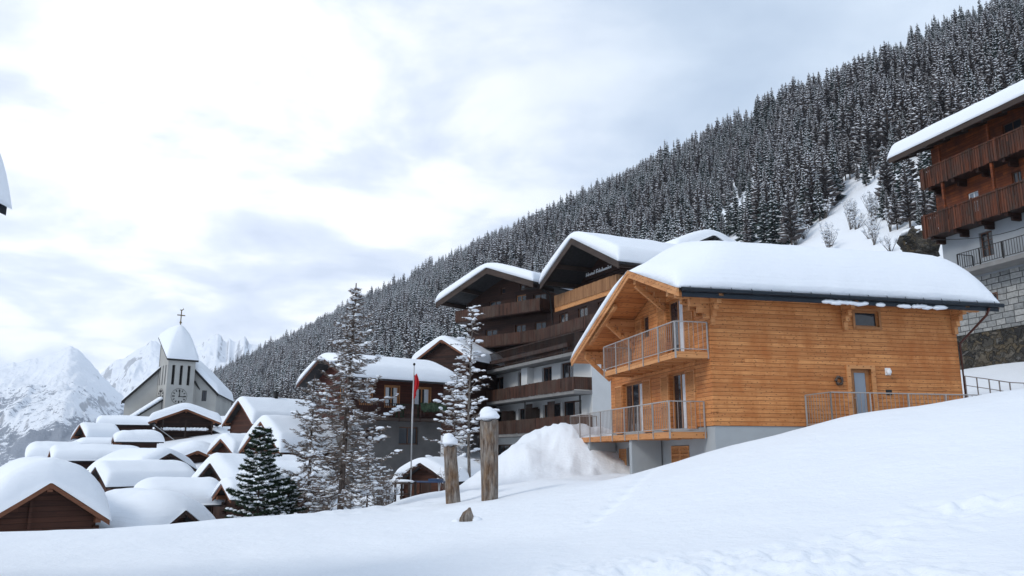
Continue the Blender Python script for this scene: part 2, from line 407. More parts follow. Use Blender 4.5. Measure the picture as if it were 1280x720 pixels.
def window(parent, F, s0, s1, z0, z1, frame_m='frame_wood', n=-0.10, fw=0.07, mull=1, transom=0, glass='glass', trim=0.0, trim_m=None, name='window', curtain=False, label=None, d=0.05):
    mb = MB(F)
    mb.box(s0, s0 + fw, n, n + d, z0, z1); mb.box(s1 - fw, s1, n, n + d, z0, z1)
    mb.box(s0 + fw, s1 - fw, n, n + d, z0, z0 + fw); mb.box(s0 + fw, s1 - fw, n, n + d, z1 - fw, z1)
    for k in range(mull):
        c = s0 + (s1 - s0) * (k + 1) / (mull + 1)
        mb.box(c - fw * 0.45, c + fw * 0.45, n, n + d, z0 + fw, z1 - fw)
    for k in range(transom):
        c = z0 + (z1 - z0) * (k + 1) / (transom + 1)
        mb.box(s0 + fw, s1 - fw, n + 0.012, n + d - 0.008, c - fw * 0.25, c + fw * 0.25)
    if trim:
        t = trim
        mb.box(s0 - t, s0, -0.02, 0.045, z0 - t, z1 + t); mb.box(s1, s1 + t, -0.02, 0.045, z0 - t, z1 + t)
        mb.box(s0, s1, -0.02, 0.045, z1, z1 + t); mb.box(s0, s1, -0.02, 0.065, z0 - t, z0)
    o = ob(name, mb, frame_m, parent, label=label)
    g = MB(F); g.box(s0 + fw * 0.6, s1 - fw * 0.6, n + 0.008, n + 0.02, z0 + fw * 0.6, z1 - fw * 0.6)
    ob('pane', g, glass, o)
    if curtain:
        c = MB(F); ww = (s1 - s0 - 2 * fw) * 0.3
        c.box(s0 + fw, s0 + fw + ww, n + 0.021, n + 0.03, z0 + fw, z1 - fw); c.box(s1 - fw - ww, s1 - fw, n + 0.021, n + 0.03, z0 + fw, z1 - fw)
        ob('curtain', c, 'curtain', o)
    return o

def roof_slab(mb, hl, hr, y0, y1, zr, sl, th, M_=None, m=0, fm=None, fh=None):
    """two slabs of a gable roof, ridge along local y at x=0"""
    for (x, sgn) in ((hl, -1), (hr, 1)):
        zx = zr - sl * x
        mb.hexa([(0, y0, zr - th), (sgn * x, y0, zx - th), (sgn * x, y1, zx - th), (0, y1, zr - th)],
                [(0, y0, zr), (sgn * x, y0, zx), (sgn * x, y1, zx), (0, y1, zr)], m)

def axis_grid(a, b, n, edge):
    t = np.linspace(0, 1, n)
    L = b - a; e = min(edge, L * 0.45)
    k = np.concatenate([e * (1 - np.cos(np.linspace(0, math.pi / 2, 9))), np.linspace(e, L - e, n)[1:-1], L - e * (1 - np.cos(np.linspace(math.pi / 2, 0, 9)))])
    return a + k
def snow_gable(name, parent, hl, hr, y0, y1, zr, sl, T, Rx=0.6, Ry0=0.7, Ry1=0.7, M_=None, seed=1, k=0.8, amp=0.10, mat='roof_snow', out=0.06, n=22, lift=0.003, Rx2=None, tfun=None, my=None, **tg):
    xs = axis_grid(-hl - out, hr + out, n, Rx); ys = axis_grid(y0 - out, y1 + out, n if my is None else my, max(Ry0, Ry1))
    X, Y = np.meshgrid(xs, ys, indexing='ij')
    zb = zr - sl * np.abs(X) + lift
    def f(d, Rr):
        t = 1 - np.clip(d / Rr, 0, 1); return np.sqrt(np.clip(1 - t * t, 0, 1))
    F = f(X + hl + out, Rx) * f(hr + out - X, Rx2 or Rx) * f(Y - y0 + out, Ry0) * f(y1 + out - Y, Ry1)
    nzv = fbm(X * 0.55 + seed * 7.1, Y * 0.55 - seed * 3.3, seed, 3) - 0.5
    nz2 = fbm(X * 2.1 + seed, Y * 2.1, seed + 5, 2) - 0.5
    TT = T * (1 + amp * 4 * nzv + amp * 1.1 * nz2)
    if tfun is not None: TT = TT * tfun(X, Y)
    zt = zr - sl * np.sqrt(X * X + k * k * F) + sl * k * 0.55 * F + TT * F + lift
    zt = np.maximum(zt, zb)
    # sag of the lower edge and wavy rim
    rim = 0.05 * (fbm(X * 1.3 + 4, Y * 1.3, seed + 9, 2) - 0.5) * (1 - F)
    Xo = X + rim; Yo = Y + rim
    nx, ny = X.shape
    vs = list(zip(Xo.ravel(), Yo.ravel(), zt.ravel())) + list(zip(Xo.ravel(), Yo.ravel(), (zb - 0.0).ravel()))
    o = nx * ny; fs = []
    for i in range(nx - 1):
        for j in range(ny - 1):
            a = i * ny + j
            fs.append((a, a + ny, a + ny + 1, a + 1)); fs.append((o + a, o + a + 1, o + a + ny + 1, o + a + ny))
    for i in range(nx - 1):
        for j in (0, ny - 1):
            a = i * ny + j; fs.append((a, a + ny, o + a + ny, o + a))
    for j in range(ny - 1):
        for i in (0, nx - 1):
            a = i * ny + j; fs.append((a, a + 1, o + a + 1, o + a))
    mb = MB(M_); mb.add(vs, fs)
    return ob(name, mb, mat, parent, smooth=True, **tg)
# ------------------------------------------------------------------ terrain
STR = Vector((-0.479, 0.878)); UPH = Vector((0.878, 0.479))
QK = np.array([-3000, -900, -300, -100, -40, 0, 20, 45, 62, 123, 300, 470, 520, 700, 1500])
QZ = np.array([-60, -170, -150, -45, -9, -2.5, -0.5, 4.0, 8.0, 41, 150, 247, 258, 235, 60.0])
def macro(x, y):
    q = x * UPH.x + y * UPH.y
    z = 0
    for d in (-12, -6, 0, 6, 12): z = z + np.interp(q + d * np.clip(np.abs(q) / 60, 0.2, 1.5), QK, QZ)
    z = z / 5
    amp = np.clip((q - 60) / 200, 0, 1)
    z = z + amp * 26 * (fbm(x / 150, y / 150, 3, 4) - 0.5)
    return z

CTRL = []
def cp(px, py, Y): CTRL.append(tuple(P(px, py, Y)))
def cw(x, y, z): CTRL.append((x, y, z))
# foreground
for x, y, z in [(-1, -6, -1.9), (0, 0, -1.7), (4, 0, -1.35), (10, 0, -0.7), (-5, 0, -1.95), (-12, 0, -2.2), (0, 6, -1.72), (4, 8, -1.45), (8, 8, -0.95), (13, 8, -0.2),
                (-6, 8, -1.9), (-12, 10, -2.1), (0, 12, -1.66), (-6, 14, -1.9), (6, 14, -0.9), (12, 15, 0.2), (20, 12, 1.0), (20, 0, 0.2), (-20, 12, -2.6), (0, 18, -1.5)]: cw(x, y, z)
# crest seen against the village / chalet
for a in [(-80, 668, 21), (0, 666, 21.5), (60, 666, 22), (110, 664, 22.5), (150, 657, 24), (205, 654, 25), (260, 652, 26), (330, 650, 28), (425, 645, 30), (480, 634, 33), (500, 626, 35), (560, 614, 37),
          (612, 627, 24), (567, 631, 26), (582, 651, 20), (640, 606, 30), (700, 601, 28), (770, 597, 25), (830, 582, 25), (900, 566, 25), (960, 550, 25), (1040, 530, 25), (1100, 517, 25), (1160, 507, 25), (1220, 499, 25.5), (1280, 494, 26), (1380, 488, 26)]: cp(*a)
# beyond the crest to the village: falls away
for x, y, z in [(-19, 27, -3.6), (-14, 31, -3.9), (-8, 35, -3.4), (-22, 38, -4.0), (-14, 40, -3.4), (-4, 40, -2.6), (-30, 30, -4.6), (-26, 48, -3.0), (-18, 50, -2.2), (-8, 50, -1.6),
                (-36, 60, -1.6), (-26, 62, -0.4), (-15, 62, 0.0), (-5, 60, -1.4), (-32, 75, 1.6), (-42, 72, -0.4), (-24, 80, 3.2), (-12, 80, 4.0), (-44, 100, 4.3), (-36, 105, 5.0), (-55, 105, 1.6), (-52, 85, -1.5), (-40, 125, 5.0), (-60, 60, -8), (-60, 40, -9), (-45, 30, -7), (-70, 90, -9), (-70, 130, -8)]: cw(x, y, z)
# snow heap in front of the hotel, road hollow
for a in [(625, 588, 37), (648, 562, 38), (680, 539, 39), (700, 534, 39), (725, 540, 38.5), (752, 549, 38)]: cp(*a)
for x, y, z in [(0, 33, -1.2), (3.5, 33, -0.7), (-1, 46, -0.9), (2, 48, -0.9), (6, 50, -0.9), (10, 50, -0.5), (-2, 60, -1.3), (8, 62, -0.3), (6.2, 28.5, -0.8), (4.2, 36, -0.5), (8, 44, -0.5), (15, 45, 0.5),
                (9.5, 28.0, 0.35), (13, 28.6, 0.82), (17, 29.3, 0.88), (10, 29.5, 0.6), (15, 34, 0.8), (12, 40, 0.6), (19, 31, 1.2), (22, 32, 1.6), (27, 33, 2.2)]: cw(x, y, z)
# foot of the stone wall
for a in [(1210, 489, 40), (1250, 489, 38), (1290, 488, 36)]: cp(*a)
for x, y, z in [(24, 48, 4.2), (30, 36, 4.0), (34, 26, 3.4), (30, 60, 7.5), (40, 40, 9), (20, 60, 3.2), (10, 75, 2.0), (0, 90, 2.0), (-15, 100, 4.0)]: cw(x, y, z)
# ring where the residual dies out
for k in range(40):
    a = 2 * math.pi * k / 40
    for r_ in (170, 215):
        x, y = r_ * math.sin(a), r_ * math.cos(a)
        CTRL.append((x, y, float(macro(np.array(x), np.array(y)))))
C_ = np.array(CTRL)
res = C_[:, 2] - macro(C_[:, 0], C_[:, 1])
def kern(r): return -np.sqrt(r * r + 2.5 ** 2)
D_ = np.hypot(C_[:, None, 0] - C_[None, :, 0], C_[:, None, 1] - C_[None, :, 1])
n_ = len(C_)
A_ = np.zeros((n_ + 1, n_ + 1)); A_[:n_, :n_] = kern(D_) + np.eye(n_) * 0.02; A_[n_, :n_] = 1; A_[:n_, n_] = 1
W_ = np.linalg.solve(A_, np.concatenate([res, [0]]))
def ground_z(x, y, detail=False):
    x = np.atleast_1d(np.asarray(x, float)); y = np.atleast_1d(np.asarray(y, float))
    r = np.hypot(x, y); z = macro(x, y)
    near = r < 215
    if near.any():
        xn, yn = x[near], y[near]
        d = np.hypot(xn[:, None] - C_[None, :, 0], yn[:, None] - C_[None, :, 1])
        v = kern(d) @ W_[:n_] + W_[n_]
        fade = np.clip((215 - r[near]) / 60, 0, 1); fade = fade * fade * (3 - 2 * fade)
        z[near] += v * fade
    if detail:
        k = np.clip((r - 1.0) / 4, 0, 1) * np.clip((90 - r) / 60, 0, 1)
        z = z + k * 0.24 * (fbm(x / 3.4, y / 3.4, 21, 3) - 0.5)
        # trampled, crusty patch to the right, wind crust elsewhere
        mk = np.clip((fbm(x / 2.5 + 3, y / 3.0, 31, 3) - 0.25) * 4, 0, 1) * np.clip((x + 1.5) / 3, 0, 1) * np.clip((13.2 + 0.12 * x + 2.5 * (fbm(x / 1.5, y / 1.5, 37, 2) - .5) - y) / 1.2, 0, 1)
        z = z + k * mk * 0.27 * (fbm(x / 0.26, y / 0.40, 41, 3) - 0.5)
        z = z + k * 0.03 * (fbm(x / 0.8, y / 0.8, 45, 3) - 0.5)
        hp = np.exp(-(((x - 2.2) / 4.5) ** 2 + ((y - 38.5) / 4.0) ** 2)); z = z + hp * 0.9 * (fbm(x / 1.6, y / 1.6, 61, 4, True) - 0.6)
        ed = np.exp(-((y - 27.5 - (x + 4) * .9) / 2.2) ** 2) * np.exp(-((x + 3.5) / 3.0) ** 2); z = z + ed * 0.30 * (fbm(x / .5, y / .5, 63, 3) - 0.45)
        # a faint track running down left of the big chalet, and old steps at lower left
        def track(p, q, wd, dp):
            p = np.array(p[:2]); q = np.array(q[:2]); dd = q - p; L = np.hypot(*dd)
            t = np.clip(((x - p[0]) * dd[0] + (y - p[1]) * dd[1]) / L ** 2, 0, 1)
            dist = np.hypot(x - p[0] - t * dd[0], y - p[1] - t * dd[1])
            return -dp * np.exp(-(dist / wd) ** 2) * (0.55 + 0.45 * np.sin(t * L * 8.5)) * np.clip(np.minimum(t, 1 - t) * 12, 0, 1)
        z = z + track(P(728, 641, 16.5), P(825, 590, 24), 0.16, 0.09)
        z = z + track(P(90, 717, 12.5), P(318, 693, 14.8), 0.22, 0.07)
        z = z + track(P(430, 655, 24), P(520, 640, 26), 0.5, 0.10)
    return z
def hit(px, py, y0=40, y1=400):
    Y = np.geomspace(y0, y1, 300); pts = [P(px, py, t) for t in Y]
    g = ground_z([p.x for p in pts], [p.y for p in pts]); d = np.array([p.z for p in pts]) - g
    i = np.argmax(d < 0) if (d < 0).any() else -1
    return pts[i]
def gz(x, y): return float(ground_z(x, y)[0])

radii = np.concatenate([np.geomspace(0.6, 5, 40, endpoint=False), np.geomspace(5, 20, 300, endpoint=False), np.geomspace(20, 60, 130), np.geomspace(60, 7500, 105)[1:]])
azs = np.concatenate([np.linspace(-180, -46, 40, endpoint=False), np.linspace(-46, 46, 520, endpoint=False), np.linspace(46, 180, 40, endpoint=False)])
RR, AA = np.meshgrid(radii, np.radians(azs), indexing='ij')
GX, GY = (RR * np.sin(AA)).ravel(), (RR * np.cos(AA)).ravel()
GZ = np.concatenate([ground_z(GX[i:i + 20000], GY[i:i + 20000], True) for i in range(0, len(GX), 20000)])
nr, na = len(radii), len(azs)
ii = np.arange(nr - 1)[:, None] * na; jj = np.arange(na)[None, :]; j2 = (jj + 1) % na
q_ = np.stack([ii + jj, ii + j2, ii + na + j2, ii + na + jj], -1).reshape(-1, 4)
me = bpy.data.meshes.new('snow_ground')
verts = np.stack([GX, GY, GZ], 1)
verts = np.vstack([verts, [[0, 0, -1.7]]])
faces = q_.tolist() + [[len(verts) - 1, (k + 1) % na, k] for k in range(na)]
me.from_pydata(verts.tolist(), [], faces); me.materials.append(M['ground_snow'])
me.polygons.foreach_set('use_smooth', [True] * len(faces)); me.update()
go = bpy.data.objects.new('snow_ground', me); scene.collection.objects.link(go); tag(go, kind='structure')

# ------------------------------------------------------------------ far mountains
def mountain_mat(name, forest):
    m = new_mat(name); b = NB(m); v = b.pos()
    g = b.n('ShaderNodeNewGeometry'); nz = b.n('ShaderNodeSeparateXYZ', {0: g.outputs['Normal']}).outputs[2]
    z = b.n('ShaderNodeSeparateXYZ', {0: v}).outputs[2]
    n1 = b.noise(v, 0.012, 6, 0.65); n2 = b.noise(v, 0.035, 7, 0.8)
    steep = b.m('ADD', b.m('MULTIPLY', b.m('SUBTRACT', 0.70, nz), 2.2), b.m('MULTIPLY', b.m('SUBTRACT', n1, 0.52), 1.6))
    rk = b.n('ShaderNodeMapRange', {0: steep, 1: (0.22 if forest else 0.02), 2: (0.38 if forest else 0.22), 3: 0.0, 4: 0.75}).outputs[0]
    col = b.mix(rk, (0.84, 0.87, 0.92), (0.20, 0.21, 0.23))
    if forest:
        fm = b.m('ADD', b.m('MULTIPLY', b.m('SUBTRACT', b.noise(b.n('ShaderNodeVectorMath', {0: v, 1: (0.8, 0.2, 1.3)}, operation='MULTIPLY').outputs[0], 0.0045, 3, 0.6), 0.47), 5.5), b.m('MULTIPLY', b.m('SUBTRACT', n2, 0.5), 9.0))
        alt = b.n('ShaderNodeMapRange', {0: z, 1: 40.0, 2: 310.0, 3: 0.85, 4: -1.7}).outputs[0]
        fk = b.n('ShaderNodeMapRange', {0: b.m('ADD', fm, alt), 1: 0.15, 2: 0.45, 3: 0.0, 4: 0.85}).outputs[0]
        col = b.mix(fk, col, (0.12, 0.145, 0.19))
    h = b.noise(v, 0.02, 7, 0.65)
    b.bsdf(col, 0.85, b.bump(h, 1.0, 22.0), spec=0.1); return m
def mountain(name, sky_pts, D, depth, foot, seed, mat, amp=0.25, nA=260, nD=90, ns=0.004, jag=3.0):
    xs = np.array([p[0] for p in sky_pts], float); ys = np.array([p[1] for p in sky_pts], float)
    px = np.linspace(xs[0], xs[-1], nA)
    py = np.interp(px, xs, ys); jg = -jag / FPX * D * 1.3 * (0.62 - fbm(px / 7.0, px * 0 + seed, seed, 4, True))
    ts = np.concatenate([np.linspace(0, 1, nD), np.linspace(1, 1.5, 16)[1:]])
    vs = []
    top = [P(a, b, D) for a, b in zip(px, py)]
    TX = np.array([t.x for t in top]); TZ = np.array([t.z for t in top])
    # spurs: world noise, grows between foot and ridge
    X = TX[None, :] * ((D - depth * (1 - ts)) / D)[:, None]; Y = np.repeat((D - depth * (1 - ts))[:, None], nA, 1)
    g = np.where(ts < 1, np.clip(ts, 0, 1) ** 1.25, 1 - (ts - 1) * 1.6)[:, None]
    Z = foot + (TZ[None, :] - foot) * g
    Z = Z + jg[None, :] * np.clip(1 - np.abs(ts - 1) * 7, 0, 1)[:, None] ** 1.5
    env = (np.clip(ts, 0, 1) * np.clip(1 - ts, 0, 1) * 4)[:, None] ** 0.8
    sp = fbm(X * ns + 0.35 * Y * ns, Y * ns * 0.8 + 1.2 * fbm(X * ns, Y * ns, seed + 50, 3), seed, 7, True, 0.55) - 0.55
    Z = Z + env * sp * amp * (TZ.max() - foot)
    n2 = len(ts)
    vs = np.stack([X, Y, Z], -1).reshape(-1, 3)
    fs = []
    for i in range(n2 - 1):
        for j in range(nA - 1): a = i * nA + j; fs.append((a, a + 1, a + nA + 1, a + nA))
    mb = MB(); mb.v = [tuple(p) for p in vs.tolist()]; mb.f = fs; mb.mi = [0] * len(fs)
    return ob(name, mb, mat, smooth=True, kind='structure')
MF = mountain_mat('forested_mountain', True); MS = mountain_mat('snowy_mountain', False)
mountain('mountain', [(-260, 500), (-160, 478), (-60, 462), (0, 456), (40, 449), (60, 444), (76, 437), (88, 432), (100, 438), (112, 452), (128, 470), (150, 492), (175, 512), (200, 530), (240, 555)], 3600, 2300, -170, 5, MF, amp=0.30, ns=0.0028)
mountain('mountain', [(60, 520), (100, 486), (130, 464), (142, 452), (158, 446), (170, 437), (181, 431), (190, 426), (200, 430), (210, 436), (225, 442), (246, 433), (258, 424), (266, 420), (273, 416), (277, 421), (284, 428), (287, 422), (294, 430), (301, 423), (306, 421), (312, 430), (322, 431), (332, 440), (350, 450), (420, 480)], 5600, 2600, -170, 12, MS, amp=0.30, ns=0.0024, jag=3.5)

# ------------------------------------------------------------------ conifers of the hillside forest
def conifer(h, r, seed, kind):
    rg = random.Random(seed); T = MB(); C = MB()
    lean = rg.uniform(-0.02, 0.02)
    T.tube([(0, 0, -0.8), (lean * h * .3, 0, h * .35), (lean * h * .7, 0, h * .7), (lean * h, 0, h)], [h * .016, h * .013, h * .008, h * .002], 5)
    n = int(22 + h * 0.55); z0 = h * (0.10 if kind == 'spruce' else 0.16)
    for i in range(n):
        t = i / (n - 1.0); z = z0 + (h * 0.985 - z0) * (t ** 0.92)
        env = (1 - t) ** (0.80 if kind == 'spruce' else 0.65)
        L0 = r * env * rg.uniform(.72, 1.2) + 0.10
        nb = max(4, int((9 if kind == 'spruce' else 9) * (0.55 + 0.45 * (1 - t))))
        a0 = rg.random() * 6.28
        for k in range(nb):
            az = a0 + 6.283 * k / nb + rg.uniform(-.3, .3)
            L = L0 * rg.uniform(0.55, 1.15)
            if rg.random() < 0.06: continue
            zz = z + rg.uniform(-.5, .5) * (h / n)
            dr = (0.42 if kind == 'spruce' else 0.12) * rg.uniform(.6, 1.3)
            up = rg.uniform(0.05, 0.2)
            c, s_ = math.cos(az), math.sin(az); cx = lean * zz
            wd = L * (0.24 if kind == 'spruce' else 0.17) * rg.uniform(.8, 1.2) + 0.08
            def pt(f, side, down):
                d = L * f; zc = zz - L * dr * f + L * up * f * f - down
                return (cx + c * d - s_ * side, s_ * d + c * side, zc)
            hang = wd * (0.75 if kind == 'spruce' else 0.9)
            j = lambda: rg.uniform(.5, 1.5)
            p0, p1, p2, p3 = pt(.05, 0, 0), pt(.45, 0, 0), pt(.8, 0, 0.0), pt(1.05, 0, 0)
            l1, l2 = pt(.40 + .1 * rg.random(), wd * j(), hang * j()), pt(.78, wd * .75 * j(), hang * .8 * j())
            r1, r2 = pt(.40 + .1 * rg.random(), -wd * j(), hang * j()), pt(.78, -wd * .75 * j(), hang * .8 * j())
            C.add([p0, p1, p2, p3, l1, l2, r1, r2], [(0, 4, 1), (1, 4, 5, 2), (2, 5, 3), (0, 1, 6), (1, 2, 7, 6), (2, 3, 7)], 0)
            if rg.random() < (0.90 if kind == 'spruce' else 0.85):
                sw = wd * (0.80 if kind == 'spruce' else 0.52) * rg.uniform(.5, 1.2); e = 0.05 + 0.02 * h / 10
                a = rg.uniform(.15, .4); b_ = rg.uniform(.85, 1.05)
                q0, q1, q2, q3 = pt(a, 0, -e), pt((a + b_) / 2, sw, hang * .28 - e), pt(b_, 0, -e * .6), pt((a + b_) / 2, -sw, hang * .28 - e)
                qc = pt((a + b_) / 2, 0, -e * 2.2)
                C.add([q0, q1, q2, q3, qc], [(0, 1, 4), (1, 2, 4), (2, 3, 4), (3, 0, 4)], 1)
    return T, C
VAR = []
for i in range(10):
    kind = 'spruce' if i < 5 else 'larch'
    rg = random.Random(100 + i)
    h = 12.0; r = (rg.uniform(1.25, 2.05) if kind == 'spruce' else rg.uniform(1.5, 2.3))
    T, C = conifer(h, r, 500 + i, kind)
    nm = 'needle' if kind == 'spruce' else 'needle_brown'
    tm = mesh_from('trunk', T, 'bark'); cm = mesh_from('crown', C, [nm, 'snow'])
    allm = MB(); allm.v = T.v + C.v; o_ = len(T.v)
    allm.f = T.f + [tuple(a + o_ for a in f) for f in C.f]; allm.mi = [2] * len(T.f) + C.mi
    am = mesh_from('conifer', allm, [nm, 'snow', 'bark'])
    VAR.append((kind, tm, cm, am))

def to_px(x, y, z):
    d = y * CT + z * ST; u = x / d; v = (z * CT - y * ST) / d
    return 640 + u * FPX, 360 - v * FPX
rgn = np.random.default_rng(7)
pts = []
def rows(t0, t1, q0, q1, st, stq):
    a, b = np.meshgrid(np.arange(t0, t1, st), np.arange(q0, q1, stq), indexing='ij')
    a = a.ravel() + rgn.uniform(-.48, .48, a.size) * st; b = b.ravel() + rgn.uniform(-.48, .48, b.size) * stq
    return a, b
tt, qq = [], []
for args in [(-330, 120, 72, 500, 3.7, 3.9), (120, 420, 66, 505, 4.2, 4.3), (420, 1000, 62, 508, 5.0, 5.2), (1000, 2500, 60, 510, 8.0, 7.5)]:
    a, b = rows(*args); tt.append(a); qq.append(b)
tt = np.concatenate(tt); qq = np.concatenate(qq)
TX = STR.x * tt + UPH.x * qq; TY = STR.y * tt + UPH.y * qq
keep = (TY > 60) & (TX / np.maximum(TY, 1) < 0.80) & (TX / np.maximum(TY, 1) > -0.62)
TX, TY, tt, qq = TX[keep], TY[keep], tt[keep], qq[keep]
TZ = np.concatenate([ground_z(TX[i:i + 20000], TY[i:i + 20000]) for i in range(0, len(TX), 20000)])
dd = TY * CT + TZ * ST
PX = 640 + TX / dd * FPX; PY = 360 - (TZ * CT - TY * ST) / dd * FPX
# the open avalanche chute and the meadow at the foot of the forest
gap = np.zeros(len(TX), bool)
gy = np.array([205, 228, 242, 262, 285, 300, 330.]); gl = np.array([1064, 1060, 1055, 1040, 1018, 1000, 985.]); gr = np.array([1068, 1078, 1084, 1090, 1104, 1150, 1180.])
ins = (PY > 228) & (PY < 345) & (PX > np.interp(PY, gy, gl)) & (PX < np.interp(PY, gy, gr))
gap |= ins & (TY < 260)
thin_ = fbm(TX / 24 + 5, TY / 40, 91, 3)
keep = ~gap & (thin_ + rgn.uniform(-.10, .10, len(TX)) > 0.34) & ~((PX > 905) & (PX < 1200) & (PY > 312) & (TY < 200)) & ~((np.hypot(TX - 27, TY - 44) < 24))
TX, TY, TZ, PX, PY, dd = TX[keep], TY[keep], TZ[keep], PX[keep], PY[keep], dd[keep]
cl = fbm(TX / 38, TY / 60, 77, 3)
isl = (cl + rgn.uniform(-.22, .22, len(TX))) > 0.5          # larch clusters among the spruces
vid = np.where(isl, 5 + rgn.integers(0, 5, len(TX)), rgn.integers(0, 5, len(TX)))
far = np.clip((TY - 300) / 900, 0, 1)
SC = rgn.uniform(0.42, 1.30, len(TX)) ** 1.15 * (0.75 + 0.5 * fbm(TX / 30, TY / 45, 15, 2)) * (1.05 + 0.85 * far) * np.where(isl, 1.02, 1.0)
SC *= 1.06 * np.clip(0.86 + (TY - 150) / 900, 0.86, 1.2)
ROT = rgn.uniform(0, 6.28, len(TX))
lim = np.interp(PX, [230, 270, 390, 450, 550, 640, 740, 880, 960, 1150, 1157, 1158, 1282], [515, 515, 470, 462, 445, 345, 300, 292, 308, 318, 318, 190, 110])
vis = (PX > -20) & (PX < 1300) & (PY < lim + 14) & (PY > 0)
size = 12 * SC / dd * FPX
order = np.argsort(-np.where(vis, size, -1))[:300]
NEAR = set(order.tolist())
GRP = 'conifers of the near hillside forest'
for i in order:
    kind, tm, cm, am = VAR[vid[i]]
    x, y, z = float(TX[i]), float(TY[i]), float(TZ[i])
    lb = {'spruce': 'dark green snow-dusted spruce in the dense near forest on the slope', 'larch': 'grey-brown snow-dusted larch in the dense near forest on the slope'}[kind]
    e = empty('spruce_tree' if kind == 'spruce' else 'larch_tree', (x, y, z), float(ROT[i]), label=lb, cat='tree', group=GRP + (' (spruces)' if kind == 'spruce' else ' (larches)'))
    s_ = float(SC[i]); e.scale = (s_, s_, s_)
    ob('trunk', tm, None, e); ob('crown', cm, None, e)
idx = np.array([i for i in range(len(TX)) if i not in NEAR])
pm = bpy.data.meshes.new('forest'); pm.from_pydata(np.stack([TX[idx], TY[idx], TZ[idx]], 1).tolist(), [], [])
for nm, ty, arr in (('vid', 'INT', vid[idx]), ('rot', 'FLOAT', ROT[idx]), ('sca', 'FLOAT', SC[idx])):
    at = pm.attributes.new(nm, ty, 'POINT'); at.data.foreach_set('value', arr.astype(np.int32 if ty == 'INT' else np.float32))
fo = bpy.data.objects.new('forest', pm); scene.collection.objects.link(fo); tag(fo, kind='stuff', label='dense snow-dusted conifer forest covering the steep mountainside', cat='forest')
vc = bpy.data.collections.new('conifer_kinds')
for i, v_ in enumerate(VAR):
    o_ = bpy.data.objects.new('conifer_kind_%02d' % i, v_[3]); vc.objects.link(o_)
ng = bpy.data.node_groups.new('forest_scatter', 'GeometryNodeTree')
ng.interface.new_socket('Geometry', in_out='INPUT', socket_type='NodeSocketGeometry'); ng.interface.new_socket('Geometry', in_out='OUTPUT', socket_type='NodeSocketGeometry')
gi = ng.nodes.new('NodeGroupInput'); g_o = ng.nodes.new('NodeGroupOutput')
ci = ng.nodes.new('GeometryNodeCollectionInfo'); ci.inputs[0].default_value = vc; ci.inputs[1].default_value = True; ci.inputs[2].default_value = True
def na_(nm, ty):
    x = ng.nodes.new('GeometryNodeInputNamedAttribute'); x.data_type = ty; x.inputs[0].default_value = nm; return x.outputs[0]
ip = ng.nodes.new('GeometryNodeInstanceOnPoints')
ng.links.new(gi.outputs[0], ip.inputs['Points']); ng.links.new(ci.outputs[0], ip.inputs['Instance']); ip.inputs['Pick Instance'].default_value = True
ng.links.new(na_('vid', 'INT'), ip.inputs['Instance Index'])
cx_ = ng.nodes.new('ShaderNodeCombineXYZ'); ng.links.new(na_('rot', 'FLOAT'), cx_.inputs[2]); ng.links.new(cx_.outputs[0], ip.inputs['Rotation'])
ng.links.new(na_('sca', 'FLOAT'), ip.inputs['Scale']); ng.links.new(ip.outputs[0], g_o.inputs[0])
md = fo.modifiers.new('scatter', 'NODES'); md.node_group = ng
# ------------------------------------------------------------------ the new chalet
def railing(mb, p, q, z0, z1, bar=0.165, post=1.45, m=0, pr=0.012, rr=0.022, low=True, tm=0):
    p = Vector(p); q = Vector(q); L = (q - p).length; d = (q - p) / L
    mb.tube([(p.x, p.y, z1), (q.x, q.y, z1)], rr, 6, m + tm)
    if low: mb.beam((p.x, p.y, z0 + 0.10), (q.x, q.y, z0 + 0.10), 0.035, 0.025, m + tm)
    n = max(1, int(round(L / bar)))
    for i in range(1, n):
        c = p + d * (L * i / n); mb.box(c.x - pr * .6, c.x + pr * .6, c.y - pr * .6, c.y + pr * .6, z0 + 0.10, z1, m)
    n = max(1, int(round(L / post)))
    for i in range(n + 1):
        c = p + d * (L * i / n); mb.box(c.x - pr * 1.8, c.x + pr * 1.8, c.y - pr * 1.8, c.y + pr * 1.8, z0 - 0.22, z1, m + tm)

ch = empty('wooden_chalet', (6.83, 28, 1.0), R(13.45), label='new golden larch chalet with steel balconies and thick snow on its roof', cat='chalet')
WL, WD, RB, SL = 10.07, 9.9, 3.6, 0.355
RT = 0.24
def chz(b): return 6.1 - SL * abs(b - RB)
FF = frame(0, 0, 0); FG = frame(0, 0, R(90), flip=True)
front_holes = [(5.76, 6.76, 3.60, 4.18), (5.40, 6.25, -0.02, 2.06)]
gable_holes = [(2.02, 3.55, 2.6, 4.88), (5.3, 5.95, 3.75, 4.7), (2.06, 3.5, -0.1, 2.08), (6.15, 8.45, -0.1, 2.08)]
wmb = MB(FF); wall_holes(wmb, 0, WL, 0, chz(0) - RT, front_holes, -0.22)
wmb.M = FG; wall_holes(wmb, 0.22, WD, 0, lambda s: chz(s) - RT, gable_holes, -0.22, breaks=(RB,))
wmb.M = frame(0, WD, 0, flip=True); wall_holes(wmb, 0.22, WL, 0, chz(WD) - RT - 0.05, (), -0.22)
wmb.M = frame(WL, 0, R(90)); wall_holes(wmb, 0.22, WD - .22, 0, lambda s: chz(s) - RT, (), -0.22, breaks=(RB,))
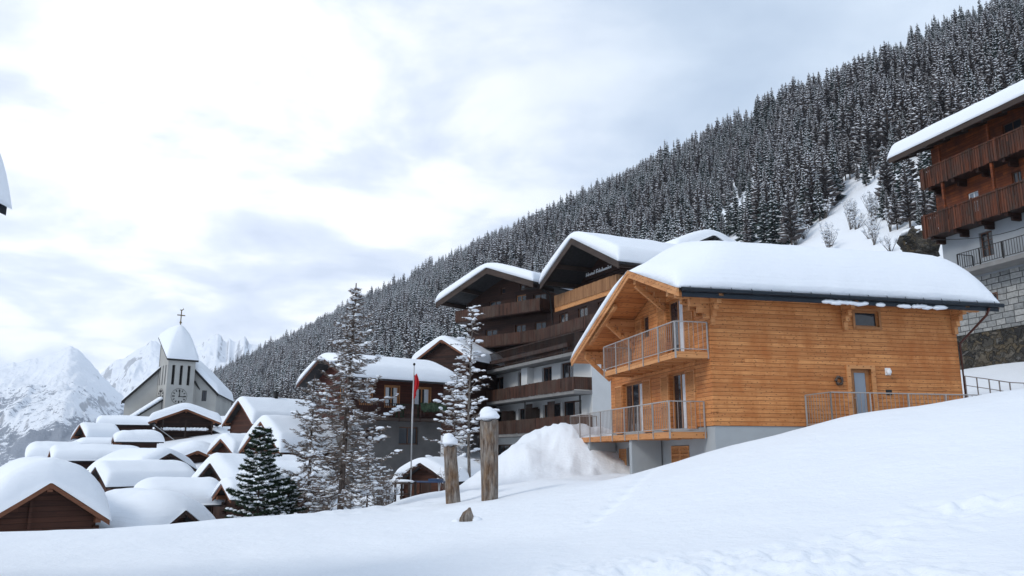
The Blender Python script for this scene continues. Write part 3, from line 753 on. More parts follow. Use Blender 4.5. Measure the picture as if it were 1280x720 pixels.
# visible log-corner ends
wmb.M = None
for i in range(31):
    z = i * 0.145
    wmb.box(-0.012, 0.16, -0.012, 0.16, z + 0.008, z + 0.137) if z < 4.4 else None
wall = ob('wall', wmb, 'wood_new', ch)
b = MB(FF); wall_holes(b, 0.03, WL - .03, -4.0, -0.003, (), -0.3, -0.03)
b.M = FG; wall_holes(b, 0.3, WD, -4.0, -0.003, [(2.06, 3.6, -1.30, -0.62), (6.3, 8.2, -2.9, -0.65)], -0.3, -0.03)
b.M = frame(0, WD, 0, flip=True); wall_holes(b, 0.3, WL - .03, -4, -0.003, (), -0.3, -0.03)
b.M = frame(WL, 0, R(90)); wall_holes(b, 0.3, WD - .3, -4, -0.003, (), -0.3, -0.03)
b.M = None; b.box(-1.25, -0.03, 4.4, 4.65, -4.0, -0.40); b.box(-1.25, -0.03, 9.4, 9.65, -4.0, -0.40)
ob('basement_wall', b, 'concrete', ch)
b = MB(); b.box(0.25, WL - .25, 0.25, WD - .25, 2.40, 2.55); b.box(0.25, WL - .25, 0.25, WD - .25, -0.2, -0.02); b.box(3.5, 3.6, .3, WD - .3, 0, 4.6)
ob('inner_floor', b, 'wood_soffit', ch)
# roof
A0, A1, B0, B1 = -1.5, 11.35, -0.78, 11.1
MR = Matrix(((0, 1, 0, 0), (1, 0, 0, RB), (0, 0, 1, 0), (0, 0, 0, 1)))
b = MB(MR); roof_slab(b, RB - B0, B1 - RB, A0 + .05, A1 - .05, 6.1, SL, 0.10)
roof = ob('roof', b, 'slate', ch)
b = MB(MR); roof_slab(b, RB - B0 - .06, B1 - RB - .06, A0 + 0.1, A1 - 0.1, 6.1 - 0.103, SL, 0.09)
ob('soffit', b, 'wood_soffit', roof)
b = MB()
for (bb, ww, hh) in ((RB, .22, .34), (0.62, .2, .30), (-0.02, .18, .26), (6.9, .2, .30), (9.8, .2, .30)):
    z = chz(bb) - 0.2 - hh
    b = MB()
    b.box(A0 + 0.25, -0.002 if bb != RB else 0.05, bb - ww / 2, bb + ww / 2, z - 0.02, z + hh - .02)
    b2 = MB(); b2.box(WL + .002, A1 - .25, bb - ww / 2, bb + ww / 2, z - 0.02, z + hh - .02)
    b.box(-0.75, -0.002, bb - ww / 2 + .01, bb + ww / 2 - .01, z - 0.28, z - 0.022)
    b.box(-0.45, -0.002, bb - ww / 2 + .02, bb + ww / 2 - .02, z - 0.50, z - 0.282)
    b.box(-0.22, -0.002, bb - ww / 2 + .03, bb + ww / 2 - .03, z - 0.70, z - 0.502)
    ob('purlin', b, 'wood_beam', roof); ob('purlin', b2, 'wood_beam', roof)
# eave consoles on the front, stepped
for aa in (0.09, 5.3, WL - .1):
    b = MB()
    for k, (o_, h_) in enumerate(((0.80, .0), (0.62, .20), (0.42, .40), (0.26, .60), (0.14, .78))):
        z1 = chz(0) - RT - 0.06 - h_
        b.box(aa - .09 + .004 * k, aa + .09 - .004 * k, -o_, -0.012, z1 - (0.20 if k < 4 else 0.3), z1 - 0.003)
    ob('console', b, 'wood_beam', roof)
# wall plate along the eave, and diagonal struts of the gable
for p_, q_b in (((-1.30, 5.6, 5.05), (-1.30, 8.9, 3.92)), ((-0.05, 6.9, 3.5), (-1.2, 6.9, 4.5)), ((-0.05, 9.8, 2.4), (-1.2, 9.8, 3.4)), ((-0.05, RB, 4.6), (-1.2, RB, 5.5))):
    ob('strut', MB().beam(p_, q_b, .14, .17), 'wood_beam', roof)
for (bb, zb_) in ((B0, chz(B0)), (B1, chz(B1))):
    for (a_, t_) in ((A0, 0), (A1 - 0.05, 0)):
        b = MB()
        b.hexa([(a_, RB, 6.1 - 0.30), (a_ + .05, RB, 6.1 - 0.30), (a_ + .05, bb, zb_ - 0.30), (a_, bb, zb_ - 0.30)], [(a_, RB, 6.1 - .004), (a_ + .05, RB, 6.1 - .004), (a_ + .05, bb, zb_ - .004), (a_, bb, zb_ - .004)])
        b.hexa([(a_ - .03, RB, 6.1 - 0.14), (a_, RB, 6.1 - 0.14), (a_, bb, zb_ - 0.14), (a_ - .03, bb, zb_ - 0.14)], [(a_ - .03, RB, 6.1), (a_, RB, 6.1), (a_, bb, zb_), (a_ - .03, bb, zb_)])
        ob('barge_board', b, 'wood_beam', roof)
b = MB()
b.box(A0 + .15, A1 - .02, B0 - 0.02, B0 + .02, chz(B0) - 0.31, chz(B0) - .04)
b.tube([(A0 + .1, B0 - .09, chz(B0) - .07), (A1 + .12, B0 - .09, chz(B0) - .09)], 0.078, 10)
for k in range(17):
    a = A0 + 0.4 + k * 0.76; b.tube([(a, B0 - .09, chz(B0) - .155), (a, B0 - .178, chz(B0) - .07), (a, B0 - .12, chz(B0) + .04)], 0.014, 5)
ob('gutter', b, 'gutter', roof)
b = MB(); b.tube([(A1 - .5, B0 - .09, chz(B0) - .2), (A1 - .55, B0 + .02, chz(B0) - .45), (WL + .06, -0.05, 3.1), (WL + .06, -0.06, -0.3)], 0.045, 8)
ob('downpipe', b, 'copper', ch)
def tch(x, y): return 0.62 + 0.38 * np.clip((y - A0) / 2.6, 0, 1) * np.clip((x + 5) / 1.0, 0, 1)
def tch2(x, y):
    near_edge = np.clip((y - A0) / 2.2, 0, 1); near_edge = near_edge * near_edge * (3 - 2 * near_edge)
    back = np.clip((7.5 - x) / 5.5, 0, 1)
    return (0.30 + 0.70 * near_edge) * (0.45 + 0.55 * back)
snow_gable('roof_snow', ch, RB - B0, B1 - RB, A0, A1, 6.1, SL, 1.46, Rx=1.0, Ry0=0.35, Ry1=2.4, M_=MR, seed=3, k=2.2, amp=0.015, tfun=tch2, n=46, my=60)
b = MB(); rg = random.Random(4)
for a0, a1 in ((4.1, 5.75), (6.3, 6.4), (7.25, 7.35), (7.7, 8.25), (8.6, 9.0)):
    a = a0
    while a < a1:
        L = rg.uniform(.16, .34); b.blob((a, B0 - .03, chz(B0) - .24 - rg.uniform(0, .05)), L, .06, .075, rg.randint(0, 999), 7, 4, amp=.25); a += L * 0.8
ob('eave_snow', b, 'snow', ch, smooth=True)
# windows and doors
def chwin(F, s0, s1, z0, z1, door=False, **k): return window(ch, F, s0, s1, z0, z1, **k)
window(ch, FF, 5.76, 6.76, 3.60, 4.18, 'frame_wood', n=-0.12, fw=0.06, mull=0, trim=0.09)
dr = ob('door', MB(FF).box(5.40, 6.25, -0.16, -0.11, 0, 2.06).box(5.42, 5.60, -0.11, -0.095, .02, 2.03).box(6.08, 6.23, -0.11, -0.095, .02, 2.03), 'frame_wood', ch)
ob('pane', MB(FF).box(5.62, 6.06, -0.109, -0.098, 0.12, 1.93), 'glass_pale', dr)
ob('door_frame', MB(FF).box(5.24, 5.40, -0.05, 0.05, 0, 2.2).box(6.25, 6.41, -0.05, 0.05, 0, 2.2).box(5.40, 6.25, -0.05, 0.05, 2.06, 2.2), 'wood_beam', ch)
ob('handle', MB(FF).tube([(5.51, -0.05, 1.02), (5.51, -0.03, 1.02), (5.58, -0.03, 1.02)], 0.012, 6), 'galv', dr)
def shutter(F, s0, s1, z0, z1, n=0.0):
    mb = MB(F); f = 0.06
    mb.box(s0, s0 + f, n, n + .045, z0, z1); mb.box(s1 - f, s1, n, n + .045, z0, z1)
    for z in (z0, (z0 + z1) / 2 - f / 2, z1 - f): mb.box(s0 + f, s1 - f, n, n + .045, z, z + f)
    k = int((z1 - z0) / 0.06)
    for i in range(k):
        z = z0 + f + (z1 - z0 - 2 * f) * i / k
        mb.hexa([(s0 + f, n + .030, z), (s1 - f, n + .030, z), (s1 - f, n + .042, z), (s0 + f, n + .042, z)], [(s0 + f, n + .004, z + .05), (s1 - f, n + .004, z + .05), (s1 - f, n + .016, z + .05), (s0 + f, n + .016, z + .05)])
    return ob('shutter', mb, 'wood_beam', ch)
def french(s0, s1, z0, z1, leaves=2, pale=None):
    o = window(ch, FG, s0, s1, z0, z1, 'frame_wood', n=-0.20, fw=0.085, mull=leaves - 1, glass='glass', curtain=False)
    if pale:
        ob('curtain', MB(FG).box(pale[0], pale[1], -0.178, -0.168, z0 + .1, z1 - .1), 'curtain', o)
french(2.02, 3.55, 2.6, 4.88, pale=(2.12, 2.72)); shutter(FG, 1.22, 1.98, 2.6, 4.55); shutter(FG, 3.60, 4.35, 2.6, 4.85)
window(ch, FG, 5.3, 5.95, 3.75, 4.7, 'frame_wood', n=-0.12, mull=0); shutter(FG, 6.0, 6.6, 3.75, 4.6)
french(2.06, 3.5, -0.1, 2.08, pale=(2.16, 2.7)); shutter(FG, 1.26, 2.02, -0.05, 2.05); shutter(FG, 3.55, 4.25, -0.05, 2.05)
french(6.15, 8.45, -0.1, 2.08, 3, pale=(6.3, 6.9)); shutter(FG, 5.25, 6.1, -0.05, 2.05); shutter(FG, 8.5, 9.3, -0.05, 2.05)
shutter(FG, 2.08, 2.82, -1.28, -0.64, -0.05); shutter(FG, 2.84, 3.58, -1.28, -0.64, -0.05)
window(ch, FG, 6.3, 8.2, -2.9, -0.65, 'frame_wood', n=-0.2, mull=1); shutter(FG, 8.25, 9.05, -2.8, -0.70, -0.03)
# balconies
def balcony(b0, b1, z, d, name='balcony'):
    mb = MB()
    mb.box(-d, -0.002, b0, b1, z - 0.07, z)
    mb.box(-d - .04, -d, b0 - .04, b1 + .04, z - 0.20, z + .01)
    mb.box(-d, -0.002, b0 - .04, b0, z - .20, z + .01); mb.box(-d, -0.002, b1, b1 + .04, z - .20, z + .01)
    n = int((b1 - b0) / 1.0)
    for i in range(n + 1):
        c = b0 + 0.12 + (b1 - b0 - .24) * i / n; mb.box(-d + .02, -0.004, c - .06, c + .06, z - 0.22, z - 0.072)
    o = ob(name, mb, 'wood_beam', ch)
    r = MB(); railing(r, (-d - .055, b0, 0), (-d - .055, b1, 0), z, z + 1.05, tm=1)
    railing(r, (-0.05, b0 - .02, 0), (-d - .055, b0 - .02, 0), z, z + 1.05, post=1.2, tm=1)
    if b1 < WD: railing(r, (-0.05, b1 + .02, 0), (-d - .055, b1 + .02, 0), z, z + 1.05, post=1.2, tm=1)
    else: railing(r, (-0.05, b1, 0), (-d - .055, b1, 0), z, z + 1.05, post=1.2, tm=1)
    ob('railing', r, ['rail_brown', 'galv_bright'], o)
balcony(0.12, 7.25, 2.50, 1.2)
balcony(0.62, 11.8, -0.2, 1.3)
# terrace at the door: slab, railing, lamp, wreath, door sign
mb = MB(); mb.box(3.45, 14.5, -1.52, -0.032, -0.25, -0.03)
te = ob('terrace', mb, 'concrete', ch)
r = MB(); railing(r, (3.5, -1.5, 0), (14.0, -1.5, 0), -0.03, 1.08, tm=1); railing(r, (3.5, -1.5, 0), (3.5, -0.05, 0), -0.03, 1.08, tm=1)
ob('railing', r, ['rail_brown', 'galv_bright'], te)
mb = MB(FF); mb.box(6.84, 7.06, 0.002, 0.03, 1.86, 2.12).blob((6.95, 0.08, 1.98), 0.10, 0.075, 0.12, 1, 10, 6, amp=0)
ob('wall_lamp', mb, 'white_paint', ch)
mb = MB(FF); ring = [(4.9 + .13 * math.cos(t), 0.05, 1.62 + .13 * math.sin(t)) for t in np.linspace(0, 6.28, 17)]
mb.tube(ring, [0.045 + 0.018 * ((i * 7) % 3 - 1) for i in range(17)], 6)
wr = ob('wreath', mb, 'bark', None); wr.parent = ch
tag(wr, None)
mb = MB(FF); mb.box(6.80, 7.04, 0.002, 0.02, 1.24, 1.34).box(6.80, 7.04, 0.002, 0.02, 1.14, 1.20)
ob('house_number_plate', mb, 'black', ch)

# ------------------------------------------------------------------ generic timber parapets
def plank_parapet(mb, s0, s1, n, z0, z1, bw=0.13, m=0, th=0.03, seed=0, gap=0.012, rail=True):
    """upright boards in a wall frame, slightly uneven"""
    rg = random.Random(seed); k = int((s1 - s0) / bw)
    for i in range(k):
        a = s0 + i * (s1 - s0) / k; e = rg.uniform(-.015, .02); f_ = rg.uniform(-.006, .006)
        mb.box(a + gap / 2, a + (s1 - s0) / k - gap / 2, n + f_, n + th + f_, z0 + rg.uniform(-.02, .02), z1 + e, m)
    if rail: mb.box(s0, s1, n - .09, n - .006, z1 - .10, z1 - .02, m); mb.box(s0, s1, n - .09, n - .006, z0 + .1, z0 + .2, m)

# ------------------------------------------------------------------ the hotel
ht = empty('hotel', (4.8, 52, 0), R(116), label='dark wooden hotel of many balconies with white lower storeys and snowy gables', cat='hotel')
HF = frame(0, -1.3, 0, flip=True)      # facade wall of the lower storeys, outward = +y
holes_lo = [(15.2, 17.4, 5.25, 6.3), (11.0, 12.6, 4.3, 6.35), (7.1, 8.6, 4.3, 6.35), (4.0, 5.8, 4.3, 6.4),
            (13.3, 16.9, 1.7, 3.5), (9.2, 12.5, 1.7, 3.55), (5.9, 8.5, 1.7, 3.65), (3.0, 5.6, 1.7, 3.7), (13.5, 16.5, -1.2, .9), (8.5, 11.5, -1.2, .9), (4, 7, -1.2, .9)]
mb = MB(HF); wall_holes(mb, 1.6, 18.5, -4, 6.5, holes_lo, -0.4)
HE = frame(1.6, 0, R(90), flip=True)   # end wall facing the camera: local s = +y
HE = Matrix(((0, -1, 0, 1.6), (1, 0, 0, 0), (0, 0, 1, 0), (0, 0, 0, 1)))
mb.M = HE; wall_holes(mb, -16, -1.7, -4, 8.6, [(-5.3, -3.9, 6.55, 7.5), (-5.3, -3.9, 3.9, 4.9)], -0.4)
mb.M = None; mb.box(18.1, 18.5, -16, -1.7, -4, 6.5); mb.box(2, 18.1, -16, -15.6, -4, 8.0)
mb.box(9.9, 10.9, -1.3, -0.75, 4.2, 6.5)
ob('wall', mb, 'plaster', ht)
for i, h in enumerate(holes_lo): window(ht, HF, *h, 'frame_brown', n=-0.22, fw=.09, mull=1 + (h[1] - h[0] > 2.6), glass='glass')
window(ht, HE, -5.3, -3.9, 6.55, 7.5, 'frame_brown', n=-.15, mull=1); window(ht, HE, -5.3, -3.9, 3.9, 4.9, 'frame_brown', n=-.15, mull=1)
HB = frame(0, 0, 0, flip=True)
def hbalcony(s0, s1, zf, zt, nm, mat, slab_m='concrete_old', y=0.0, depth=1.3, kind='boards', seed=0, F=None, ends=True, skirt=0.0, sl=0.22):
    F = F or frame(0, y, 0, flip=True)
    o = ob('balcony', MB(F).box(s0, s1, -depth - .0, 0.05, zf - sl, zf), slab_m, ht)
    mb = MB(F)
    if kind == 'boards':
        plank_parapet(mb, s0, s1, 0.06, zf - skirt + .05, zt, seed=seed, bw=.16)
        if ends: 
            for e in (s0 + .01, s1 - .06): mb.box(e, e + .05, -depth, 0.05, zf + .05, zt)
    else:
        n = int((s1 - s0) / 0.14)
        for i in range(n): a = s0 + i * (s1 - s0) / n; mb.box(a, a + .035, .03, .06, zf, zt - .04)
        mb.box(s0, s1, 0.0, .10, zt - .07, zt); mb.box(s0, s1, .01, .07, zf + .1, zf + .16)
        mb.box(s0 + .5, s1 - 3, .08, .30, zf + .35, zf + .62)
        for e in (s0, s1 - .05): mb.box(e, e + .05, -depth, 0.0, zf + .1, zt)
    ob('parapet', mb, mat, o)
    return o
hbalcony(1.6, 17.3, 4.2, 5.08, 'B', 'wood_redv', seed=1, skirt=.05)
hbalcony(1.6, 17.3, 1.62, 2.6, 'C', 'wood_redv', seed=2, skirt=.05)
hbalcony(1.5, 17.5, 6.72, 8.0, 'A', 'wood_darkv', kind='bars', depth=1.7)
hbalcony(1.5, 10.3, 8.72, 9.5, 'D', 'wood_redv', 'wood_dark', y=-2.0, depth=1.6, seed=3, skirt=.1)
hbalcony(1.6, 10.4, 11.32, 12.25, 'E', 'wood_honey', 'wood_beam', y=-3.5, depth=1.4, seed=4, skirt=.05, sl=.34)
# balcony dividers on the two lower storeys
mb = MB(HB)
for s in (8.9, 12.9): mb.box(s, s + .08, -1.25, -.1, 1.63, 3.4)
for s in (5.75, 9.1): mb.box(s - .05, s + .9, -.75, -.68, 1.63, 3.75)
ob('balcony_divider', mb, 'wood_darkv', ht)
ob('drainpipe', MB(HB).tube([(2.0, -.6, 1.7), (2.0, -.6, 3.9)], .06, 8).tube([(9.0, -.1, 2.6), (9.0, -.1, 3.9)], .05, 8).tube([(16.3, -.1, 5.1), (16.3, -.1, 6.5)], .05, 8), 'iron', ht)
# upper timber storeys, right gable
mb = MB(frame(0, -3.5, 0, flip=True)); wall_holes(mb, 1.9, 12, 6.52, 11.0, [(3, 4.2, 6.9, 8.4), (5.5, 7, 6.9, 8.4), (8.5, 9.8, 6.9, 8.4), (3, 4.2, 9.0, 10.7), (5.6, 7, 9.0, 10.7), (8.5, 9.8, 9.0, 10.7)], -.3)
g2x, g2z, g2s = 4.9, 15.45, 0.50
mb.M = frame(0, -4.9, 0, flip=True); wall_holes(mb, 1.9, 11.4, 11.0, lambda s: g2z - g2s * abs(s - g2x) - .35, [(3.0, 4.2, 11.4, 12.9), (5.2, 6.6, 11.4, 12.9), (7.9, 8.7, 11.4, 12.6)], -.3, breaks=(g2x,))
mb.M = None
mb.box(1.9, 2.2, -16, -5.2, 8.6, 12.6); mb.box(2.2, 18, -15.9, -15.6, 8, 12.6)
g2w = ob('gable_wall', mb, 'wood_dark', ht)
for s in ((3, 4.2), (5.6, 7), (8.5, 9.8)): window(ht, frame(0, -3.5, 0, flip=True), s[0], s[1], 9.0, 10.7, 'frame_brown', n=-.15); 
for s in ((3, 4.2), (5.5, 7), (8.5, 9.8)): window(ht, frame(0, -3.5, 0, flip=True), s[0], s[1], 6.9, 8.4, 'frame_brown', n=-.15)
for s in ((3.0, 4.2, 12.9), (5.2, 6.6, 12.9), (7.9, 8.7, 12.6)): window(ht, frame(0, -4.9, 0, flip=True), s[0], s[1], 11.4, s[2], 'frame_brown', n=-.15)
RI2 = frame(g2x, -1.9, 0)          # local y runs back into the hill
def hotel_roof(F, hl, hr, depth, z, s, T, seed, y0=0.0, **k):
    mb = MB(F); roof_slab(mb, hl, hr, y0, depth, z, s, .18)
    o = ob('roof', mb, 'slate', ht)
    mb = MB(F)
    for (x, sg) in ((hl, -1), (hr, 1)):
        zx = z - s * x
        mb.hexa([(0, y0 - .08, z - .5), (sg * x, y0 - .08, zx - .5), (sg * x, y0, zx - .5), (0, y0, z - .5)], [(0, y0 - .08, z - .01), (sg * x, y0 - .08, zx - .01), (sg * x, y0, zx - .01), (0, y0, z - .01)])
    for x in (-hl + .6, -hl * .5, 0, hr * .5, hr - .6):
        zx = z - s * abs(x) - .22; mb.box(x - .1, x + .1, y0 + .05, y0 + 3.2, zx - .3, zx)
    ob('barge_board', mb, 'timber_grey', o)
    snow_gable('roof_snow', ht, hl, hr, y0 - .1, depth, z, s, T, M_=F, seed=seed, **k)
    return o
hotel_roof(RI2, 6.0, 4.9, 15, g2z, g2s, .72, 11, Rx=.4, Ry0=.3, Ry1=1.5, k=1.0, amp=.06, n=34)
mb = MB(frame(g2x, -1.9, 0)); mb.beam((-3.0, 3.0, g2z - 2.2), (3.0, 3.0, g2z - 2.2), .25, .3)
ob('tie_beam', mb, 'wood_dark', ht)
# left gable, turned towards the village
ga = R(23.2)
G1 = frame(15.26, -0.65, ga, flip=True); G1i = frame(15.26, -0.65, ga)
def g1top(s): return 15.0 - .40 * abs(s - .1) - .3
def sub(F, dn):
    return F @ Matrix.Translation((0, dn, 0))
GW = sub(G1, -1.25)
gh = [(-4.25, -2.95, 11.5, 12.8), (-2.15, -1.1, 11.3, 12.95), (.6, 1.9, 11.9, 12.8), (2.6, 3.6, 11.6, 12.6), (-2.0, -1.5, 13.3, 13.8), (.1, .6, 13.3, 13.8), (-4.3, -3.05, 9.0, 10.5), (-2.1, -1.0, 9.0, 10.5), (1, 2.3, 9.2, 10.4), (-3, -1, 6.9, 8.3), (1, 2.5, 6.9, 8.3)]
mb = MB(GW); wall_holes(mb, -5.9, 4.5, 6.0, g1top, gh, -.3, breaks=(.1,))
mb.box(4.2, 4.5, -11, -.3, 3.0, 13.0)
ob('gable_wall', mb, 'wood_dark', ht)
for i, h in enumerate(gh): window(ht, GW, *h, 'frame_brown' if i not in (1,) else 'frame_wood', n=-.15, mull=1 if h[1] - h[0] > .8 else 0)
mb = MB(GW); wall_holes(mb, -1.0, 4.5, -4.0, 5.99, [(1.0, 3.0, 3.5, 5.2), (1.0, 3.0, .8, 2.4)], -.3); mb.box(4.2, 4.5, -11, -.3, -4, 5.99)
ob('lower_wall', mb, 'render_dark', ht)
hbalcony(-4.7, 4.6, 11.32, 12.12, 'F', 'wood_redv', 'wood_dark', F=G1, depth=1.25, seed=5, skirt=.2)
hbalcony(-4.7, 2.2, 8.9, 9.65, 'G', 'wood_redv', 'wood_dark', F=G1, depth=1.25, seed=6, skirt=.2)
hotel_roof(sub(G1i, -1.0) @ Matrix.Translation((.1, 0, 0)), 4.9, 5.9, 13, 15.1, .37, .6, 12, Rx=.4, Ry0=.3, Ry1=1.2, k=.9, amp=.06, n=34)
mb = MB(G1i); mb.tube([(-4.9, -.6, 12.9), (-5.2, .5, 12.4), (-5.2, .9, 9.9)], .06, 8).tube([(-3.4, -.9, 12.9), (-4.8, -.6, 12.8)], .05, 6)
ob('downpipe', mb, 'iron', ht)
# dormer high on the roof at the back right
DR = frame(2.6, -9.3, R(90)) 
hd = Matrix(((0, 1, 0, 5.0), (-1, 0, 0, -14.6), (0, 0, 1, .4), (0, 0, 0, 1)))
mb = MB(hd); wall_holes(mb, -3, 3, 11.0, lambda s: 16.7 - .5 * abs(s) - .1, (), 0.0, .3, breaks=(0,))
ob('dormer_wall', mb, 'wood_dark', ht)
mb = MB(hd); roof_slab(mb, 3.8, 3.8, -.5, 6.5, 16.7, .45, .16); ob('dormer_roof', mb, 'slate', ht)
snow_gable('roof_snow', ht, 3.8, 3.8, -.55, 6.5, 16.7, .45, .75, M_=hd, seed=14, Rx=.6, Ry0=.5, Ry1=2.0, k=1.2, amp=.06)
# lettering on the gable
def lettering(name, text, size, Mx, parent, mat, ext=0.02, shear=0.0, bold=0.0):
    cu = bpy.data.curves.new(name, 'FONT'); cu.body = text; cu.size = size; cu.extrude = ext; cu.shear = shear; cu.offset = bold
    cu.align_x = 'CENTER'; cu.align_y = 'CENTER'
    t = bpy.data.objects.new(name, cu); scene.collection.objects.link(t)
    dg = bpy.context.evaluated_depsgraph_get(); me = bpy.data.meshes.new_from_object(t.evaluated_get(dg))
    bpy.data.objects.remove(t); bpy.data.curves.remove(cu)
    me.transform(Mx); me.materials.clear(); me.materials.append(M[mat]); me.name = name
    return ob(name, me, None, parent)
# text plane: x to the viewer's right = -x of the hotel, y up = z, normal +y
TXM = Matrix(((-1, 0, 0, 6.2), (0, 0, 1, -4.855), (0, 1, 0, 13.5), (0, 0, 0, 1)))
lettering('lettering', 'Hotel Edelweiss', 0.56, TXM, ht, 'white_paint', .02, 0.15, .012)

# ------------------------------------------------------------------ old house on the stone walls, upper right
oh_ = empty('old_farmhouse', (26.06, 48.28, .35), R(-73.5), label='tall old red-brown wooden house with two plank balconies above a stone wall', cat='house')
OF = frame(0, 0, 0)
LH = 16
wood_h = [(.9, 1.6, 13.4, 14.3), (2.35, 3.1, 13.55, 14.75), (6.2, 7.0, 13.3, 14.8), (5.4, 6.0, 13.2, 15.0), (9, 10, 13.5, 14.8), (2.0, 2.8, 16.6, 17.4), (5.2, 6.4, 16.6, 17.9), (8.5, 9.7, 16.5, 17.8)]
mb = MB(OF); wall_holes(mb, 0, LH, 12.6, 18.9, wood_h, -.35, -.06)
mb.M = Matrix(((0, -1, 0, 0), (1, 0, 0, 0), (0, 0, 1, 0), (0, 0, 0, 1))); wall_holes(mb, .35, 9, 12.6, lambda s: 18.9 + .45 * min(s, 9 - s), (), -.35, 0, breaks=(4.5,))
mb.M = None; mb.box(.35, LH, 8.6, 9, 12.6, 18.9)
ob('wall', mb, 'wood_red', oh_)
for i, h in enumerate(wood_h):
    window(oh_, OF, *h, 'white_paint' if i in (1, 2) else 'frame_brown', n=-.2, fw=.05, mull=1, transom=1, glass='glass_pale' if i in (1, 2) else 'glass')
mb = MB(OF)
pl = [(2.85, 3.75, 10.75, 12.2), (6.3, 7.2, 10.75, 12.1)]
wall_holes(mb, .15, LH, 9.7, 12.6, pl, -.4, 0)
mb.M = None; mb.box(.15, .6, .4, 9, 3, 12.6); mb.box(.6, LH, 8.6, 9, 3, 12.6)
ob('plaster_wall', mb, 'plaster_blue', oh_)
for h in pl: window(oh_, OF, *h, 'frame_brown', n=-.2, fw=.07, mull=1, transom=2)
mb = MB(OF); wall_holes(mb, .1, LH, 6.55, 9.7, [(2.85, 3.6, 7.7, 8.55), (9, 9.8, 7.7, 8.55)], -.5, .03)
ob('block_wall', mb, 'blocks', oh_)
window(oh_, OF, 2.85, 3.6, 7.7, 8.55, 'frame_brown', n=-.2, fw=.06, trim=.07)
def obalc(zf, zt, s0, s1, d, seed, big):
    o = ob('balcony', MB(OF).box(s0, s1, -.05, d, zf - .10, zf), 'wood_darkv', oh_)
    mb = MB(OF); plank_parapet(mb, s0, s1, d + .01, zf - .12, zt, bw=.17, seed=seed, gap=.045)
    mb.box(s0, s1, d - .05, d + .09, zt - .02, zt + .06); mb.box(s0 - .04, s0, 0, d + .05, zf - .1, zt); 
    s = s0 + .2
    while s < s1: mb.box(s, s + .11, d + .045, d + .10, zf - .2, zt + .12); s += 1.75
    ob('parapet', mb, 'wood_parapet', o)
    s = s0 + .4
    while s < s1: mb = MB(OF); mb.box(s, s + .2, -.05, d - .1, zf - .32, zf - .101); mb.box(s + .02, s + .18, -.05, d * .55, zf - .52, zf - .321); s += 1.75; ob('bracket', mb, 'wood_dark', o)
obalc(15.72, 16.78, .1, LH, 1.0, 21, 0); obalc(12.68, 13.88, -.1, LH, 1.05, 22, 1)
mb = MB(OF)
for s in (1.5, 5.0, 8.5):
    for z_, z2_ in ((13.8, 15.6), (16.8, 17.9)): ob('post', MB(OF).box(s, s + .14, .82, .96, z_, z2_), 'wood_red', oh_)
o = ob('terrace', MB(OF).box(2.3, LH, -.1, 1.25, 9.82, 10.06), 'concrete_old', oh_)
r = MB(OF); railing(r, (2.35, 1.2, 0), (LH, 1.2, 0), 10.06, 11.0, m=0, pr=.016); railing(r, (2.35, 0.1, 0), (2.35, 1.2, 0), 10.06, 11.0)
ob('railing', r, 'iron', o)
# roof: ridge parallel to the facade
OM = Matrix(((0, 1, 0, 0), (1, 0, 0, 4.5), (0, 0, 1, 0), (0, 0, 0, 1)))
mb = MB(OM); roof_slab(mb, 6.4, 6.4, -1.4, LH, 20.65, .40, .16)
rf = ob('roof', mb, 'slate', oh_)
mb = MB()
for k in range(12):
    a = -1.2 + k * 1.35
    mb.hexa([(a, -1.8, 17.68), (a + .14, -1.8, 17.68), (a + .14, 0, 18.36), (a, 0, 18.36)], [(a, -1.8, 17.86), (a + .14, -1.8, 17.86), (a + .14, 0, 18.58), (a, 0, 18.58)])
mb.box(-1.4, LH, -1.93, -1.88, 17.76, 18.08)
ob('rafter', mb, 'timber_grey', rf)
snow_gable('roof_snow', oh_, 6.4, 6.4, -1.45, LH, 20.65, .40, .62, M_=OM, seed=31, Rx=.35, Ry0=.5, Ry1=1, k=1.0, amp=.04, n=40, my=60)
mb = MB(OF)
pts_ = [(0.6 + 12 * t, 1.0, 12.35 - 0.9 * math.sin(math.pi * min(1, t * 1.1))) for t in np.linspace(0, 1, 14)]
mb.tube(pts_, .018, 4); ob('cable', mb, 'iron', oh_)
# rubble retaining wall under it
rw = MB(frame(26.06, 48.28, R(-73.5), .3))
wall_holes(rw, -3, 16, 1.5, 6.55, (), -1.2, .12)
rwo = ob('stone_retaining_wall', rw, 'rubble', label='dark rough rubble retaining wall below the pale stone blocks at right', cat='wall')
# handrail in front of that wall
mb = MB()
F_ = [P(1206, 470, 37), P(1236, 474, 35.5), P(1262, 478, 34.5), P(1300, 480, 33)]
zz_ = [F_[0].z, F_[1].z, F_[2].z, F_[3].z]
mb.tube([tuple(p) for p in F_], .022, 6); mb.tube([(p.x, p.y, p.z - .42) for p in F_], .018, 6)
for a, b_ in zip(F_[:-1], F_[1:]):
    for t in (0, .5): c = a.lerp(b_, t); mb.box(c.x - .02, c.x + .02, c.y - .02, c.y + .02, c.z - 1.1, c.z)
ob('handrail', mb, 'rail_brown', label='thin brown handrail along the path below the rubble wall at far right', cat='railing')
